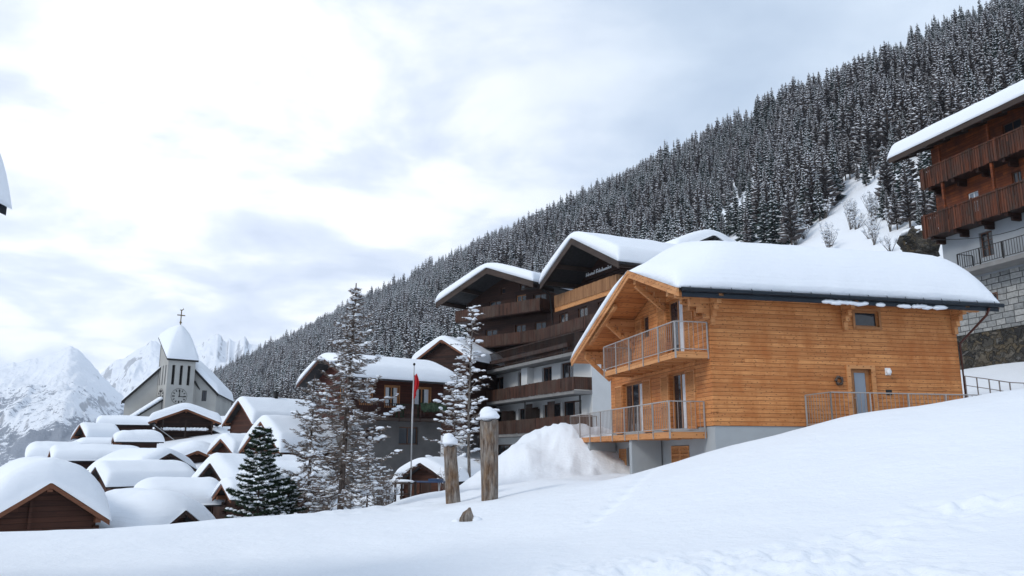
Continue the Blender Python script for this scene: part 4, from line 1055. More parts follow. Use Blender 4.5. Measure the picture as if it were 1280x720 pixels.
# ------------------------------------------------------------------ village barns
def barn(name, label, cat, px, py, Y, phi, L, Wd, slope, wh, T, oh=.35, ohf=.45, wall='wood_dark', barge='wood_brown', Rx=.7, Ry0=.7, Ry1=.7, k=.7, seed=1, tfun=None, group='snow-covered village barns', amp=.07, extra=None, base='concrete_old', bh=0.0, door=True, hl=None, hr=None, logs=True, buried=0.0):
    ap = P(px, py, Y); a = R(phi); d = Vector((math.cos(a), math.sin(a)))
    half = Wd / 2
    if Y > 35: T *= .9; Rx = min(Rx, .45); k = min(k, .6)
    zr = slope * half + wh        # ridge height above root
    root = empty(name, (ap.x + d.x * ohf, ap.y + d.y * ohf, ap.z - zr), a - math.pi / 2, label=label, cat=cat, group=group)
    mb = MB(frame(0, 0, 0))
    wall_holes(mb, -half, half, -1.5 + bh, lambda s: zr - slope * abs(s) - .16, [(-.35, .35, max(.2, wh * .2), max(.2, wh * .2) + 1.0)] if door else (), -.2, 0, breaks=(0,))
    mb.M = frame(0, L, 0, flip=True); wall_holes(mb, -half, half, -1.5 + bh, lambda s: zr - slope * abs(s) - .16, (), -.2, 0, breaks=(0,))
    for sx, fl in ((half, False), (-half, True)):
        mb.M = frame(sx, 0, R(90), flip=fl); wall_holes(mb, .2, L - .2, -1.5 + bh, zr - slope * half - .16, (), -.2, 0)
    mb.M = None
    if logs:        # protruding log ends at the corners
        for sx in (-half, half):
            z = -1.0
            while z < wh - .3: mb.box(sx - .09, sx + .09, -.16, -.002, z, z + .13); z += .36
    ob('wall', mb, wall, root)
    if door:
        z0 = max(.2, wh * .2); ob('hatch', MB(frame(0, 0, 0)).box(-.35, .35, -.12, -.06, z0, z0 + 1.0), 'wood_darkv', root)
    if bh: ob('plinth', MB().box(-half - .1, half + .1, -.05, L + .05, -4, -1.5 + bh), base, root)
    H1 = hl or half + oh; H2 = hr or half + oh
    mb = MB(); roof_slab(mb, H1, H2, -ohf, L + ohf, zr, slope, .10)
    rf = ob('roof', mb, 'slate', root)
    mb = MB()
    for (x, sg) in ((H1, -1), (H2, 1)):
        zx = zr - slope * x
        mb.hexa([(0, -ohf - .05, zr - .17), (sg * x, -ohf - .05, zx - .17), (sg * x, -ohf, zx - .17), (0, -ohf, zr - .17)], [(0, -ohf - .05, zr - .01), (sg * x, -ohf - .05, zx - .01), (sg * x, -ohf, zx - .01), (0, -ohf, zr - .01)])
    for x in (-half, 0, half): z = zr - slope * abs(x) - .13; mb.box(x - .08, x + .08, -ohf + .02, -.002, z - .18, z)
    ob('barge_board', mb, barge, rf)
    snow_gable('roof_snow', root, H1, H2, -ohf - .04, L + ohf, zr, slope, T, Rx=Rx, Ry0=Ry0, Ry1=Ry1, k=k, seed=seed, amp=amp + .03, tfun=tfun, n=26)
    if extra: extra(root, half, zr, L)
    return root
def exA(root, half, zr, L):
    F = frame(0, 0, 0)
    ob('window', MB(F).box(-1.45, -.5, .004, .05, -.35, .30), 'frame_brown', root)
    ob('board', MB(F).box(-.42, .32, .004, .04, -.2, .32), 'wood_honey', root)
    ob('pane', MB(F).box(-1.38, -.57, .052, .06, -.3, .24), 'glass_pale', root)
    ob('post', MB(F).box(-.52, -.42, .06, .16, -.9, zr - .5), 'wood_mid', root)
barn('barn', 'large near barn gable at lower left with brown barge boards and a pale window', 'barn', 64, 603, 28, 126, 5.2, 3.1, .68, 1.35, 1.05, wall='wood_mid', Rx=1.0, Ry0=.5, Ry1=1.2, seed=2, k=.9, extra=exA, door=False, amp=.03)
barn('barn', 'buried barn right of the large near one, only a tiny dark gable tip showing', 'barn', 231, 637, 32, 148, 4.2, 3.6, .70, 1.2, 1.15, Rx=1.2, Ry0=1.8, Ry1=1.5, seed=3, k=1.2, barge='wood_darkv', amp=.03, oh=.5)
def exC(root, half, zr, L):
    for y in np.arange(.3, L, .42): ob('post', MB().box(half + .02, half + .12, y, y + .13, -1.6, 1.2), 'wood_dark', root)
barn('barn', 'long low barn seen from the side with upright posts under its snow slab', 'barn', 170, 609, 38, 26, 2.7, 2.6, .45, 2.0, .62, Rx=.4, Ry0=.9, Ry1=.7, seed=4, extra=exC, amp=.04)
barn('barn', 'barn with a red-brown left gable under a long snow slab above the near roofs', 'barn', 121, 583, 46, 48, 4.3, 2.6, .62, 1.9, .55, wall='wood_mid', Rx=.35, Ry0=.35, Ry1=.9, seed=5, barge='wood_dark', amp=.04)
barn('barn', 'barn whose dark gable looks right under an arched snow roof mid-village', 'barn', 212, 566, 51, 150, 4.0, 3.4, .50, 1.6, .5, Rx=.6, Ry0=.6, Ry1=1.2, seed=6, k=1.2, barge='wood_darkv', amp=.03)
barn('barn', 'wide flat snow slab roof with a small dark gable tip at its left end', 'barn', 64, 562, 54, 34, 4.5, 2.7, .40, 1.9, .5, Rx=.4, Ry0=.35, Ry1=1.0, seed=7, amp=.05)
barn('barn', 'low snow-buried roof at the far left edge of the village', 'barn', 34, 562, 62, 30, 3.0, 3.4, .35, .9, .8, Rx=.8, Ry0=.8, Ry1=.8, seed=8, door=False, amp=.05)
barn('barn', 'small barn with a pointed dark gable at the far left of the village', 'barn', 101, 530, 68, 50, 1.9, 2.2, .75, 1.5, .38, Rx=.4, Ry0=.35, Ry1=.5, seed=9, amp=.04)
barn('barn', 'long barn below the church with a deep snow slab and dark shaded side', 'barn', 122, 524, 76, 26, 4.2, 2.6, .30, 1.9, .5, Rx=.35, Ry0=.5, Ry1=.7, seed=10, amp=.05)
barn('barn', 'snow-lumped low barn left of the big dark barn', 'barn', 143, 545, 64, 30, 2.5, 2.2, .30, 1.4, .65, Rx=.5, Ry0=.7, Ry1=.9, seed=11, door=False, amp=.12)
barn('barn', 'thin low roof of smooth snow left of the lumpy barn', 'barn', 98, 551, 66, 28, 3.0, 2.4, .25, 1.0, .38, Rx=.6, Ry0=.6, Ry1=.5, seed=12, door=False, amp=.04)
def exJ(root, half, zr, L):
    F = frame(0, 0, 0)
    mb = MB(F); mb.box(-half - .5, half + .1, .5, .62, 1.05, 1.5); mb.box(-half - .5, half + .1, 0, .6, .95, 1.05); mb.box(-half - .3, half, .02, .5, 2.0, 2.1)
    for s in np.arange(-half - .5, -half + .5, .22): mb.box(s, s + .05, .55, .62, .9, 2.4)
    for z in (1.3, 1.7, 2.1): mb.box(-half - .5, -half + .5, .6, .66, z, z + .06)
    for s in (-half + .5, 0, half - .2): mb.box(s, s + .12, .5, .62, .9, 3.0)
    ob('gallery', mb, 'wood_darkv', root)
    mb = MB(F)
    for s0, s1 in ((-1.75, -.35), (-.1, 1.8)):
        s = s0
        while s < s1: mb.blob((s, .38, 2.2), .30, .28, .15, int(s * 10) + 50, 8, 4, amp=.2); s += .3
    ob('shelf_snow', mb, 'snow', root, smooth=True)
    ob('pole', MB(F).tube([(-half - .1, .8, 2.5), (-half + 1.8, .8, 1.1)], .035, 5), 'galv', root)
    # lean-to on the right
    mb = MB(); mb.hexa([(half, -.2, -1.5), (half + 2.0, -.2, -1.5), (half + 2.0, 3, -1.5), (half, 3, -1.5)], [(half, -.2, 2.0), (half + 2.0, -.2, 1.1), (half + 2.0, 3, 1.1), (half, 3, 2.0)])
    ob('lean_to', mb, 'wood_dark', root)
    Ml = Matrix.Translation((half + .02, 0, 0)); snow_gable('lean_to_snow', root, .05, 2.2, -.4, 3.2, 2.12, .42, .4, M_=Ml, seed=44, Rx=.25, Ry0=.3, Ry1=.3, k=.1)
barn('barn', 'big dark barn with a gallery below the church, snow lying on two ledges', 'barn', 233, 511, 72, 112, 6.0, 4.7, .40, 3.0, .7, Rx=.7, Ry0=.35, Ry1=.7, seed=13, k=1.3, extra=exJ, door=False, oh=.6, ohf=.7, amp=.03)
barn('barn', 'snow hump of a buried barn directly below the gallery barn', 'barn', 247, 563, 60, 118, 3.5, 3.6, .45, .8, .9, Rx=1.1, Ry0=1.2, Ry1=1.2, seed=16, door=False, amp=.07, k=1.2)
def exK(root, half, zr, L):
    ob('chimney', MB().box(.1, .36, L * .42, L * .42 + .26, zr - .8, zr + .72).box(.05, .41, L * .42 - .05, L * .42 + .31, zr + .72, zr + .78), 'iron', root)
    F = frame(half, 0, R(90))
    for y in (1.2, 3.4): window(root, F, y, y + .8, .9, 1.7, 'frame_brown', n=.02, fw=.06)
barn('house', 'brown timber house right of the church with an iron chimney in its snow', 'house', 299, 500, 62, 47, 5.6, 3.8, .80, 2.6, .58, wall='wood_mid', Rx=.35, Ry0=.35, Ry1=.7, seed=17, extra=exK, amp=.03, group='timber houses of the village')
barn('barn', 'small barn with a red-edged gable half hidden beside the dark pine', 'barn', 277, 548, 58, 50, 2.8, 2.6, .6, 1.2, .6, wall='wood_mid', Rx=.5, Ry0=.35, Ry1=.5, seed=18, amp=.05)
barn('barn', 'barn with a honey-brown gable above the dark pine and snow to its right', 'barn', 327, 526, 50, 50, 4.0, 3.6, .85, 1.8, .65, wall='wood_mid', barge='wood_brown', Rx=.6, Ry0=.35, Ry1=.9, seed=19, amp=.04)
barn('barn', 'barn left of the dark pine, dark shadowed gable and drooping snow', 'barn', 264, 578, 42, 52, 4.6, 3.4, .75, 1.7, .7, Rx=.4, Ry0=.4, Ry1=.9, seed=20, barge='wood_dark', amp=.05)
barn('hut', 'little hut with a white snow cap right beside the dark pine foot', 'hut', 279, 604, 37, 40, 1.6, 1.4, .6, 1.0, .45, Rx=.4, Ry0=.3, Ry1=.4, seed=22, door=False)
barn('barn', 'snow-laden lean barn behind the dark pine and the tall larch', 'barn', 308, 592, 40, 36, 3.2, 2.8, .4, 1.2, .8, Rx=.6, Ry0=.5, Ry1=.8, seed=23, door=False)
# small house left of the hotel
barn('house', 'small dark house tucked between the brown chalet and the hotel', 'house', 552, 424, 64, 62, 6, 4.4, .62, 4.5, .55, Rx=.4, Ry0=.3, Ry1=.6, seed=24, oh=.7, amp=.04, door=False, group='timber houses of the village')
# shed by the flagpole
barn('shed', 'small dark shed with a snowy roof directly behind the flagpole', 'shed', 526, 578, 42, 62, 3.5, 2.7, .55, 1.5, .45, Rx=.4, Ry0=.25, Ry1=.5, seed=25, oh=.3, wall='wood_mid', barge='wood_dark', amp=.05, group='timber houses of the village')

# ------------------------------------------------------------------ brown chalet behind the larch
bp = P(441, 483, 50)
pc = empty('brown_chalet', (bp.x, bp.y, 0), R(37), label='brown wooden chalet over a grey rendered ground floor behind the tall larch', cat='house', group='timber houses of the village')
# local: x to the right, facade outward -y
PW = 6.5
def inv_local(): pass
Fp = frame(0, 0, 0)
zroof = bp.z
uh = [(.5, 1.3, 3.1, 4.2), (2.2, 3.2, 3.0, 4.3), (4.3, 5.5, 3.0, 4.3)]
mb = MB(Fp); wall_holes(mb, 0, PW, 2.2, 4.85, uh, -.3, 0)
mb.M = frame(0, 0, R(90), flip=True); wall_holes(mb, 0, 5.4, 2.2, lambda s: 4.85 + .40 * min(s, 5.4 - s), [(1.0, 1.9, 3.2, 4.3), (3.4, 4.3, 3.2, 4.3)], -.3, 0, breaks=(2.7,))
mb.M = None; mb.box(PW - .3, PW, .3, 5.4, 2.2, 4.85); mb.box(.3, PW, 5.1, 5.4, 2.2, 4.85)
ob('wall', mb, 'wood_maroon', pc)
for h in uh: window(pc, Fp, *h, 'frame_wood', n=-.12, fw=.09, mull=1, curtain=True, trim=.05)
for h in ((1.0, 1.9, 3.2, 4.3), (3.4, 4.3, 3.2, 4.3)): window(pc, frame(0, 0, R(90), flip=True), *h, 'frame_wood', n=-.12)
lh = [(3.3, 4.7, .7, 1.8), (1.0, 2.0, .8, 1.7), (4.3, 4.9, -1.2, -.5)]
mb = MB(Fp); wall_holes(mb, 0.05, PW - .1, -5, 2.2, lh, -.4, -.05)
mb.M = frame(0.05, 0, R(90), flip=True); wall_holes(mb, 0.4, 5.3, -5, 2.2, (), -.4, -.05)
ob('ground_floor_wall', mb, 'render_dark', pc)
for h in lh: window(pc, Fp, *h, 'frame_brown', n=-.25, fw=.07)
o = ob('balcony', MB(Fp).box(-.3, PW + .6, 0, 1.1, 2.12, 2.3), 'timber_grey', pc)
mb = MB(Fp); railing(mb, (-.3, 1.05, 0), (PW + .6, 1.05, 0), 2.3, 3.15, bar=.12, pr=.03); plank_parapet(mb, 3.0, 3.9, 1.10, 2.3, 3.1)
ob('railing', mb, 'wood_dark', o)
ob('canvas_screen', MB(Fp).box(2.5, 4.2, .88, .92, 2.35, 3.15), 'green', o)
rb = MB(Fp); rg = random.Random(3)
for s in np.arange(4.4, 6.1, .3): rb.blob((s, 1.0, 3.0), .25, .2, .28, int(s * 10), 7, 5, amp=.35)
ob('planter', rb, 'needle_pine', o)
PM = Matrix(((0, 1, 0, 0), (1, 0, 0, 2.7), (0, 0, 1, 0), (0, 0, 0, 1)))
mb = MB(PM); roof_slab(mb, 3.7, 3.7, -.9, PW + .7, 6.2, .42, .14); rf = ob('roof', mb, 'slate', pc)
mb = MB()
for (b_, z_) in ((-1.0, 6.2 - .42 * 3.7), (6.4, 6.2 - .42 * 3.7)):
    mb.hexa([(-.95, 2.7, 5.98), (-.9, 2.7, 5.98), (-.9, b_, z_ - .22), (-.95, b_, z_ - .22)], [(-.95, 2.7, 6.19), (-.9, 2.7, 6.19), (-.9, b_, z_ - .01), (-.95, b_, z_ - .01)])
ob('barge_board', mb, 'wood_mid', rf)
snow_gable('roof_snow', pc, 3.7, 3.7, -.95, PW + .7, 6.2, .42, .50, M_=PM, seed=33, Rx=.45, Ry0=.5, Ry1=.9, k=1.3, amp=.05, n=36, my=40)

# ------------------------------------------------------------------ church
cb_ = P(228, 449, 105)
cz = 0.0
cu = empty('church', (cb_.x, cb_.y, 0), R(41.5), label='grey rendered church with a clock tower, steep snowy roofs and a cross', cat='church')
# local: x along the tower front to the right, -y outward
TW = 3.45; zt_ = cb_.z
Ft = frame(-TW / 2, 0, 0); Fl = frame(-TW / 2, 0, R(90), flip=True); Fr = frame(TW / 2, 0, R(90))
def ttop(s): return zt_ + 0.88 * s
slit = [(.55, .93, zt_ - 3.3, zt_ - .8), (1.53, 1.91, zt_ - 3.3, zt_ - .8), (2.5, 2.88, zt_ - 3.3, zt_ - .8)]
mb = MB(Ft); wall_holes(mb, 0, TW, 0, zt_, slit, -.35)
for F in (Fl, Fr): mb.M = F; wall_holes(mb, .35, TW, 0, ttop, slit, -.35)
mb.M = frame(-TW / 2, TW, 0, flip=True); wall_holes(mb, .0, TW, 0, ttop(TW), (), -.35)
mb.M = None; mb.box(-TW / 2 + .35, TW / 2 - .35, .3, TW - .4, zt_ - 3.9, zt_ - 3.7)
ob('tower_wall', mb, 'church', cu)
mb = MB()
for F in (Ft, Fl, Fr):
    mb.M = F
    for h in slit:
        z = h[2]
        while z < h[3]: mb.hexa([(h[0], -.28, z), (h[1], -.28, z), (h[1], -.12, z), (h[0], -.12, z)], [(h[0], -.28, z + .06), (h[1], -.28, z + .06), (h[1], -.12, z + .02), (h[0], -.12, z + .02)]); z += .2
        mb.box(h[0], h[1], -.34, -.3, h[2], h[3])
ob('louvre', mb, 'iron', cu)
def clock(F, s, z, r):
    mb = MB(F); n = 48
    ob_ = []
    for i in range(n):
        a0, a1 = 2 * math.pi * i / n, 2 * math.pi * (i + 1) / n
    for i in range(12):
        a = 2 * math.pi * i / 12; c, s_ = math.sin(a), math.cos(a); w_, l = (.10 if i % 3 else .14), (.22 if i % 3 else .30)
        p = Vector((s + c * r * .86, .04, z + s_ * r * .86)); q = Vector((s + c * (r * .86 - l), .04, z + s_ * (r * .86 - l)))
        mb.beam(p, q, w_, .06, up=(0, 1, 0))
    ring = [(s + r * 1.0 * math.sin(t), .03, z + r * 1.0 * math.cos(t)) for t in np.linspace(0, 2 * math.pi, 33)]
    mb.tube(ring, .018, 4, cap=False)
    mb.beam((s, .09, z - .1), (s + .03, .09, z + r * .75), .09, .03, up=(0, 1, 0)); mb.beam((s - .1, .09, z), (s + r * .62, .09, z - .06), .10, .03, up=(0, 1, 0))
    mb.tube([(s, .02, z), (s, .12, z)], .10, 8)
    return ob('clock', mb, 'iron', cu)
clock(Ft, TW / 2 - .05, zt_ - 4.75, 1.0); clock(Fl, TW / 2, zt_ - 4.75, 1.0)
e = .28; z0, z1 = zt_ - .05, ttop(TW) + .1; az_ = P(226, 406, 106).z
A = (0, TW * .5, az_)
fl, fr_, bl_, br_ = (-TW / 2 - e, -e, z0), (TW / 2 + e, -e, z0), (-TW / 2 - e, TW + e, z1), (TW / 2 + e, TW + e, z1)
def down(p, d): return (p[0], p[1], p[2] - d)
mb = MB(); mb.add([fl, fr_, br_, bl_, down(fl, .22), down(fr_, .22), down(br_, .22), down(bl_, .22), A], [(4, 5, 6, 7), (0, 1, 5, 4), (1, 2, 6, 5), (2, 3, 7, 6), (3, 0, 4, 7), (0, 1, 8), (1, 2, 8), (2, 3, 8), (3, 0, 8)])
ob('tower_roof', mb, 'iron', cu)
# snow on the helm: subdivided pyramid, slightly puffed
def lerp3(a, b, t): return tuple(a[i] + (b[i] - a[i]) * t for i in range(3))
mb = MB(); ringc = [fl, fr_, br_, bl_]; nn = 10; rows_ = []
lv = np.linspace(0, 1, 14)
for t in lv:
    row = []
    for k in range(4):
        a_, b_ = ringc[k], ringc[(k + 1) % 4]
        for i in range(nn):
            p = lerp3(lerp3(a_, b_, i / nn), A, t)
            cxx, cyy = p[0], p[1] - TW / 2; rr = math.hypot(cxx, cyy) + 1e-6
            puff = (.16 + .26 * math.sin(math.pi * t) + .07 * (vnoise(p[0] * 1.3 + 9, p[2] * 1.1, 3) - .5)) * (1 if t > 0 else .15)
            corner = 1 - .25 * abs(i / nn - .5) * 2
            row.append((p[0] + cxx / rr * puff * corner, p[1] + cyy / rr * puff * corner, p[2] + puff * .6))
    rows_.append(row)
vs = [p for r_ in rows_ for p in r_] + [(A[0], A[1], A[2] + .25)]; m_ = 4 * nn
fs = [(r_ * m_ + i, r_ * m_ + (i + 1) % m_, (r_ + 1) * m_ + (i + 1) % m_, (r_ + 1) * m_ + i) for r_ in range(len(lv) - 1) for i in range(m_)]
mb.add(vs, fs); ob('tower_snow', mb, 'roof_snow', cu, smooth=True)
mb = MB(); ax, ay = 0, TW / 2
mb.tube([(ax, ay, az_ - .2), (ax, ay, az_ + 1.9)], .07, 6); mb.box(ax - .5, ax + .5, ay - .05, ay + .05, az_ + 1.25, az_ + 1.38)
mb.blob((ax, ay, az_ + .35), .16, .16, .16, 1, 8, 6, amp=0)
mb.tube([(ax - .2, ay, az_ + 2.02), (ax, ay, az_ + 1.97), (ax + .25, ay, az_ + 2.12), (ax + .2, ay, az_ + 2.35)], [.05, .09, .06, .02], 5)
ob('cross', mb, 'gold', cu)
# nave: gable wall a few metres behind the tower front
nx, ny0, nL = 0.3, 2.2, 15
nzr = zt_ + 1.2; ns = 1.02; nhl, nhr = 6.4, 5.3
NV = Matrix.Translation((nx, ny0, 0)) @ Matrix.Rotation(R(-30), 4, 'Z')
mb = MB(NV @ frame(0, 0, 0)); wall_holes(mb, -nhl + .3, nhr - .3, 0, lambda s: nzr - ns * abs(s) - .25, [(3.2, 3.8, zt_ - 5.2, zt_ - 3.8)], -.4, 0, breaks=(0,))
mb.M = NV @ frame(nhr - .3, 0, R(90)); wall_holes(mb, .4, nL, 0, nzr - ns * nhr + .1, (), -.4)
mb.M = NV @ frame(-nhl + .3, 0, R(90), flip=True); wall_holes(mb, .4, nL, 0, max(.5, nzr - ns * nhl), (), -.4)
ob('nave_wall', mb, 'church', cu)
window(cu, NV @ frame(0, 0, 0), 3.2, 3.8, zt_ - 5.2, zt_ - 3.8, 'iron', n=-.2, fw=.06)
Fn = NV
mb = MB(Fn); roof_slab(mb, nhl, nhr, -.35, nL, nzr, ns, .22); ob('nave_roof', mb, 'slate', cu)
mb = MB(Fn)
for (x, sg) in ((nhl, -1), (nhr, 1)):
    zx = nzr - ns * x
    mb.hexa([(0, -.42, nzr - .42), (sg * x, -.42, zx - .42), (sg * x, -.35, zx - .42), (0, -.35, nzr - .42)], [(0, -.42, nzr - .02), (sg * x, -.42, zx - .02), (sg * x, -.35, zx - .02), (0, -.35, nzr - .02)])
ob('verge', mb, 'iron', cu)
snow_gable('nave_snow', cu, nhl, nhr, -.4, nL, nzr, ns, .75, M_=Fn, seed=51, Rx=.4, Ry0=.5, Ry1=.8, k=.5, amp=.04, tfun=lambda x, y: np.clip(.12 + (x + 1.0) / 1.5, .05, 1))
# low side aisle on the left with its snow strip
Fa = frame(-4.4, 1.0, 0)
mb = MB(Fa); wall_holes(mb, -1.5, 2.6, 0, lambda s: zt_ - 7.2 + .72 * (s), (), -1.2, 0, breaks=())
ob('aisle_wall', mb, 'church', cu)
mb = MB(); q0, q1 = Vector((-6.0, .9, zt_ - 8.35)), Vector((-1.75, .9, zt_ - 5.25))
mb.beam(q0, q1, .5, .16); ob('aisle_roof', mb, 'iron', cu)
mb = MB(); n_b = 16
for i in range(n_b): p = q0.lerp(q1, (i + .5) / n_b); mb.blob((p.x, p.y + .5, p.z + .28), .36, .75, .26, i + 3, 8, 5, amp=.06)
ob('aisle_snow', mb, 'snow', cu, smooth=True)
# right-hand porch roof edge
mb = MB(Matrix.Translation((3.0, .9, 0))); mb.beam((-.9, 0, zt_ - 2.6), (1.9, 0, zt_ - 6.9), .3, .14)
ob('porch_verge', mb, 'iron', cu)
mb = MB(frame(2.1, 1.0, 0)); mb.hexa([(-.4, -1.2, 0), (2.7, -1.2, 0), (2.7, 0, 0), (-.4, 0, 0)], [(-.4, -1.2, zt_ - 2.4), (2.7, -1.2, zt_ - 7.1), (2.7, 0, zt_ - 7.1), (-.4, 0, zt_ - 2.4)])
ob('porch_wall', mb, 'church', cu)

# ------------------------------------------------------------------ neighbour house at the left edge (only its eave corner is in view)
t0 = P(9, 257, 9.0)
nb = empty('neighbour_house', (t0.x, t0.y, 0), R(0), label='snowy eave corner of a near house cut off by the left edge', cat='house')
mb = MB(); mb.box(-9, -1.3, -6, -.4, -3, t0.z - .4); ob('wall', mb, 'wood_mid', nb)
NM = Matrix(((1, 0, 0, -4.6), (0, 1, 0, 0), (0, 0, 1, 0), (0, 0, 0, 1)))
zrn = t0.z + .7 * 4.6
mb = MB(NM); roof_slab(mb, 4.6, 4.6, -7, 0, zrn, .7, .12); r_ = ob('roof', mb, 'gutter', nb)
snow_gable('roof_snow', nb, 4.6, 4.6, -7, -.02, zrn, .7, .5, M_=NM, seed=61, Rx=.25, Ry0=.3, Ry1=.3, amp=.03, k=.5)

# ------------------------------------------------------------------ posts, stump, flagpole, trestle
def log_post(px, py, Y, h, r0, r1, lean, seed, lb):
    p = P(px, py, Y); rg = random.Random(seed); mb = MB(); n = 18; rings = 14; vs = []; fs = []
    z0 = gz(p.x, p.y) - p.z
    for j in range(rings + 1):
        t = j / rings
        for i in range(n):
            a = 2 * math.pi * i / n
            k = 1 + .14 * (float(vnoise(math.cos(a) * 1.6 + seed, math.sin(a) * 1.6 + t * 1.5, seed)) - .5) * 2 + .07 * (float(vnoise(math.cos(a) * 5 + seed, math.sin(a) * 5 + t * 6, seed + 2)) - .5) * 2
            r = (r0 + (r1 - r0) * t) * k
            zt = -.6 + (h + .6) * t + (.05 * rg.uniform(-1, 1) if j == rings else 0)
            vs.append((r * math.cos(a) + lean * t, r * math.sin(a), zt))
    for j in range(rings):
        for i in range(n): fs.append((j * n + i, j * n + (i + 1) % n, (j + 1) * n + (i + 1) % n, (j + 1) * n + i))
    vs.append((lean, 0, h)); fs += [(rings * n + i, rings * n + (i + 1) % n, len(vs) - 1) for i in range(n)]
    mb.add(vs, fs)
    root = empty('log_post', (p.x, p.y, p.z), 0, label=lb, cat='post', group='upright log posts in the snow')
    ob('log', mb, 'log', root)
    c = MB(); c.blob((lean, 0, h + .10), r1 * 1.14, r1 * 1.14, .24, seed, 16, 9, amp=.045, flat=True)
    c.blob((lean - .05, -.02, h + .20), r1 * .9, r1 * .9, .22, seed + 3, 12, 7, amp=.05)
    ob('snow_cap', c, 'snow', root, smooth=True)
log_post(613, 628, 24, 2.28, .245, .262, -.04, 4, 'taller upright log post, right of the two, with a snow cap')
log_post(568, 632, 26, 1.78, .235, .215, -.16, 7, 'shorter leaning brown log post, left of the two, with a snow cap')
p = P(582, 652, 20); rg = random.Random(5)
mb = MB(); vs = []; n = 12
for j, (z, r) in enumerate(((-.25, .22), (.08, .18), (.2, .12), (.31, .02))):
    for i in range(n): a = 6.283 * i / n; k = rg.uniform(.8, 1.15); vs.append((r * k * math.cos(a) + .03 * j, r * k * .8 * math.sin(a), z + rg.uniform(-.02, .02)))
mb.add(vs, [(j * n + i, j * n + (i + 1) % n, (j + 1) * n + (i + 1) % n, (j + 1) * n + i) for j in range(3) for i in range(n)] + [tuple(3 * n + i for i in range(n))])
st = empty('tree_stump', tuple(p), 0, label='pointed broken stump poking out of the snow in front of the log posts', cat='stump')
ob('stump_wood', mb, 'log', st)
ob('snow_cap', MB().blob((.22, .05, .0), .2, .14, .12, 4, 10, 6, amp=.08).blob((-.2, .02, -.02), .14, .12, .08, 6, 10, 6, amp=.08), 'snow', st, smooth=True)

p = P(513, 620, 38)
fpz = P(514, 457, 38).z - p.z
fp = empty('flagpole', tuple(p), 0, label='slim grey flagpole with a furled red flag in front of the shed', cat='flagpole')
ob('pole', MB().tube([(0, 0, -.8), (0, 0, fpz * .6), (0.03, 0, fpz)], [.045, .04, .025], 8), 'galv', fp)
ob('finial', MB().blob((.03, 0, fpz + .06), .06, .06, .07, 1, 8, 6, amp=0), 'iron', fp)
mb = MB(); vs = []; nn_ = 9; L_ = 14
for j in range(L_ + 1):
    t = j / L_
    for i in range(nn_):
        s_ = i / (nn_ - 1.0)
        vs.append((.05 + s_ * (.10 + .13 * math.sin(math.pi * min(1, t * 1.2))) , .09 * math.sin(s_ * 9 + t * 3) * (1 - .3 * t), fpz - .42 - t * 1.05 - .06 * math.sin(s_ * 5)))
mb.add(vs, [(j * nn_ + i, j * nn_ + i + 1, (j + 1) * nn_ + i + 1, (j + 1) * nn_ + i) for j in range(L_) for i in range(nn_ - 1)])
fl_ = ob('flag', mb, 'red', fp, smooth=True)
sm_ = fl_.modifiers.new('thick', 'SOLIDIFY'); sm_.thickness = .01
mb = MB(); z = fpz - .75; mb.box(.13, .15, -.05, .06, z - .14, z - .02)

tp = P(531, 615, 37.5)
tr = empty('trestle_table', (tp.x, tp.y, tp.z), R(-20), label='small blue-topped trestle table standing in the snow beside the shed', cat='table')
ob('table_top', MB().box(-.95, .95, -.3, .3, .42, .47), 'blue', tr)
for s in (-.7, .7):
    for u_ in (-.22, .22): ob('leg', MB().beam((s - .12 * (1 if u_ > 0 else -1), u_, -.35), (s, u_ * .4, .42), .04, .04), 'galv', tr)
ob('blue_box', MB().box(.25, .8, -.2, .2, .472, .58), 'blue', tr)
tp = P(498, 618, 37)
fr = empty('timber_frame', (tp.x, tp.y, tp.z), R(-25), label='low open timber frame dusted with snow left of the flagpole foot', cat='frame')
mb = MB()
for s in (-.7, 0, .7): mb.box(s - .04, s + .04, -.3, -.22, -.3, .55); mb.box(s - .04, s + .04, .22, .3, -.3, .55)
mb.box(-.75, .75, -.3, -.22, .45, .53); mb.box(-.75, .75, .22, .3, .45, .53); mb.box(-.75, .75, -.3, -.22, .0, .06)
ob('post', mb, 'timber_grey', fr)
ob('snow_cap', MB().blob((0, 0, .56), .8, .3, .09, 3, 14, 6, amp=.05), 'snow', fr, smooth=True)
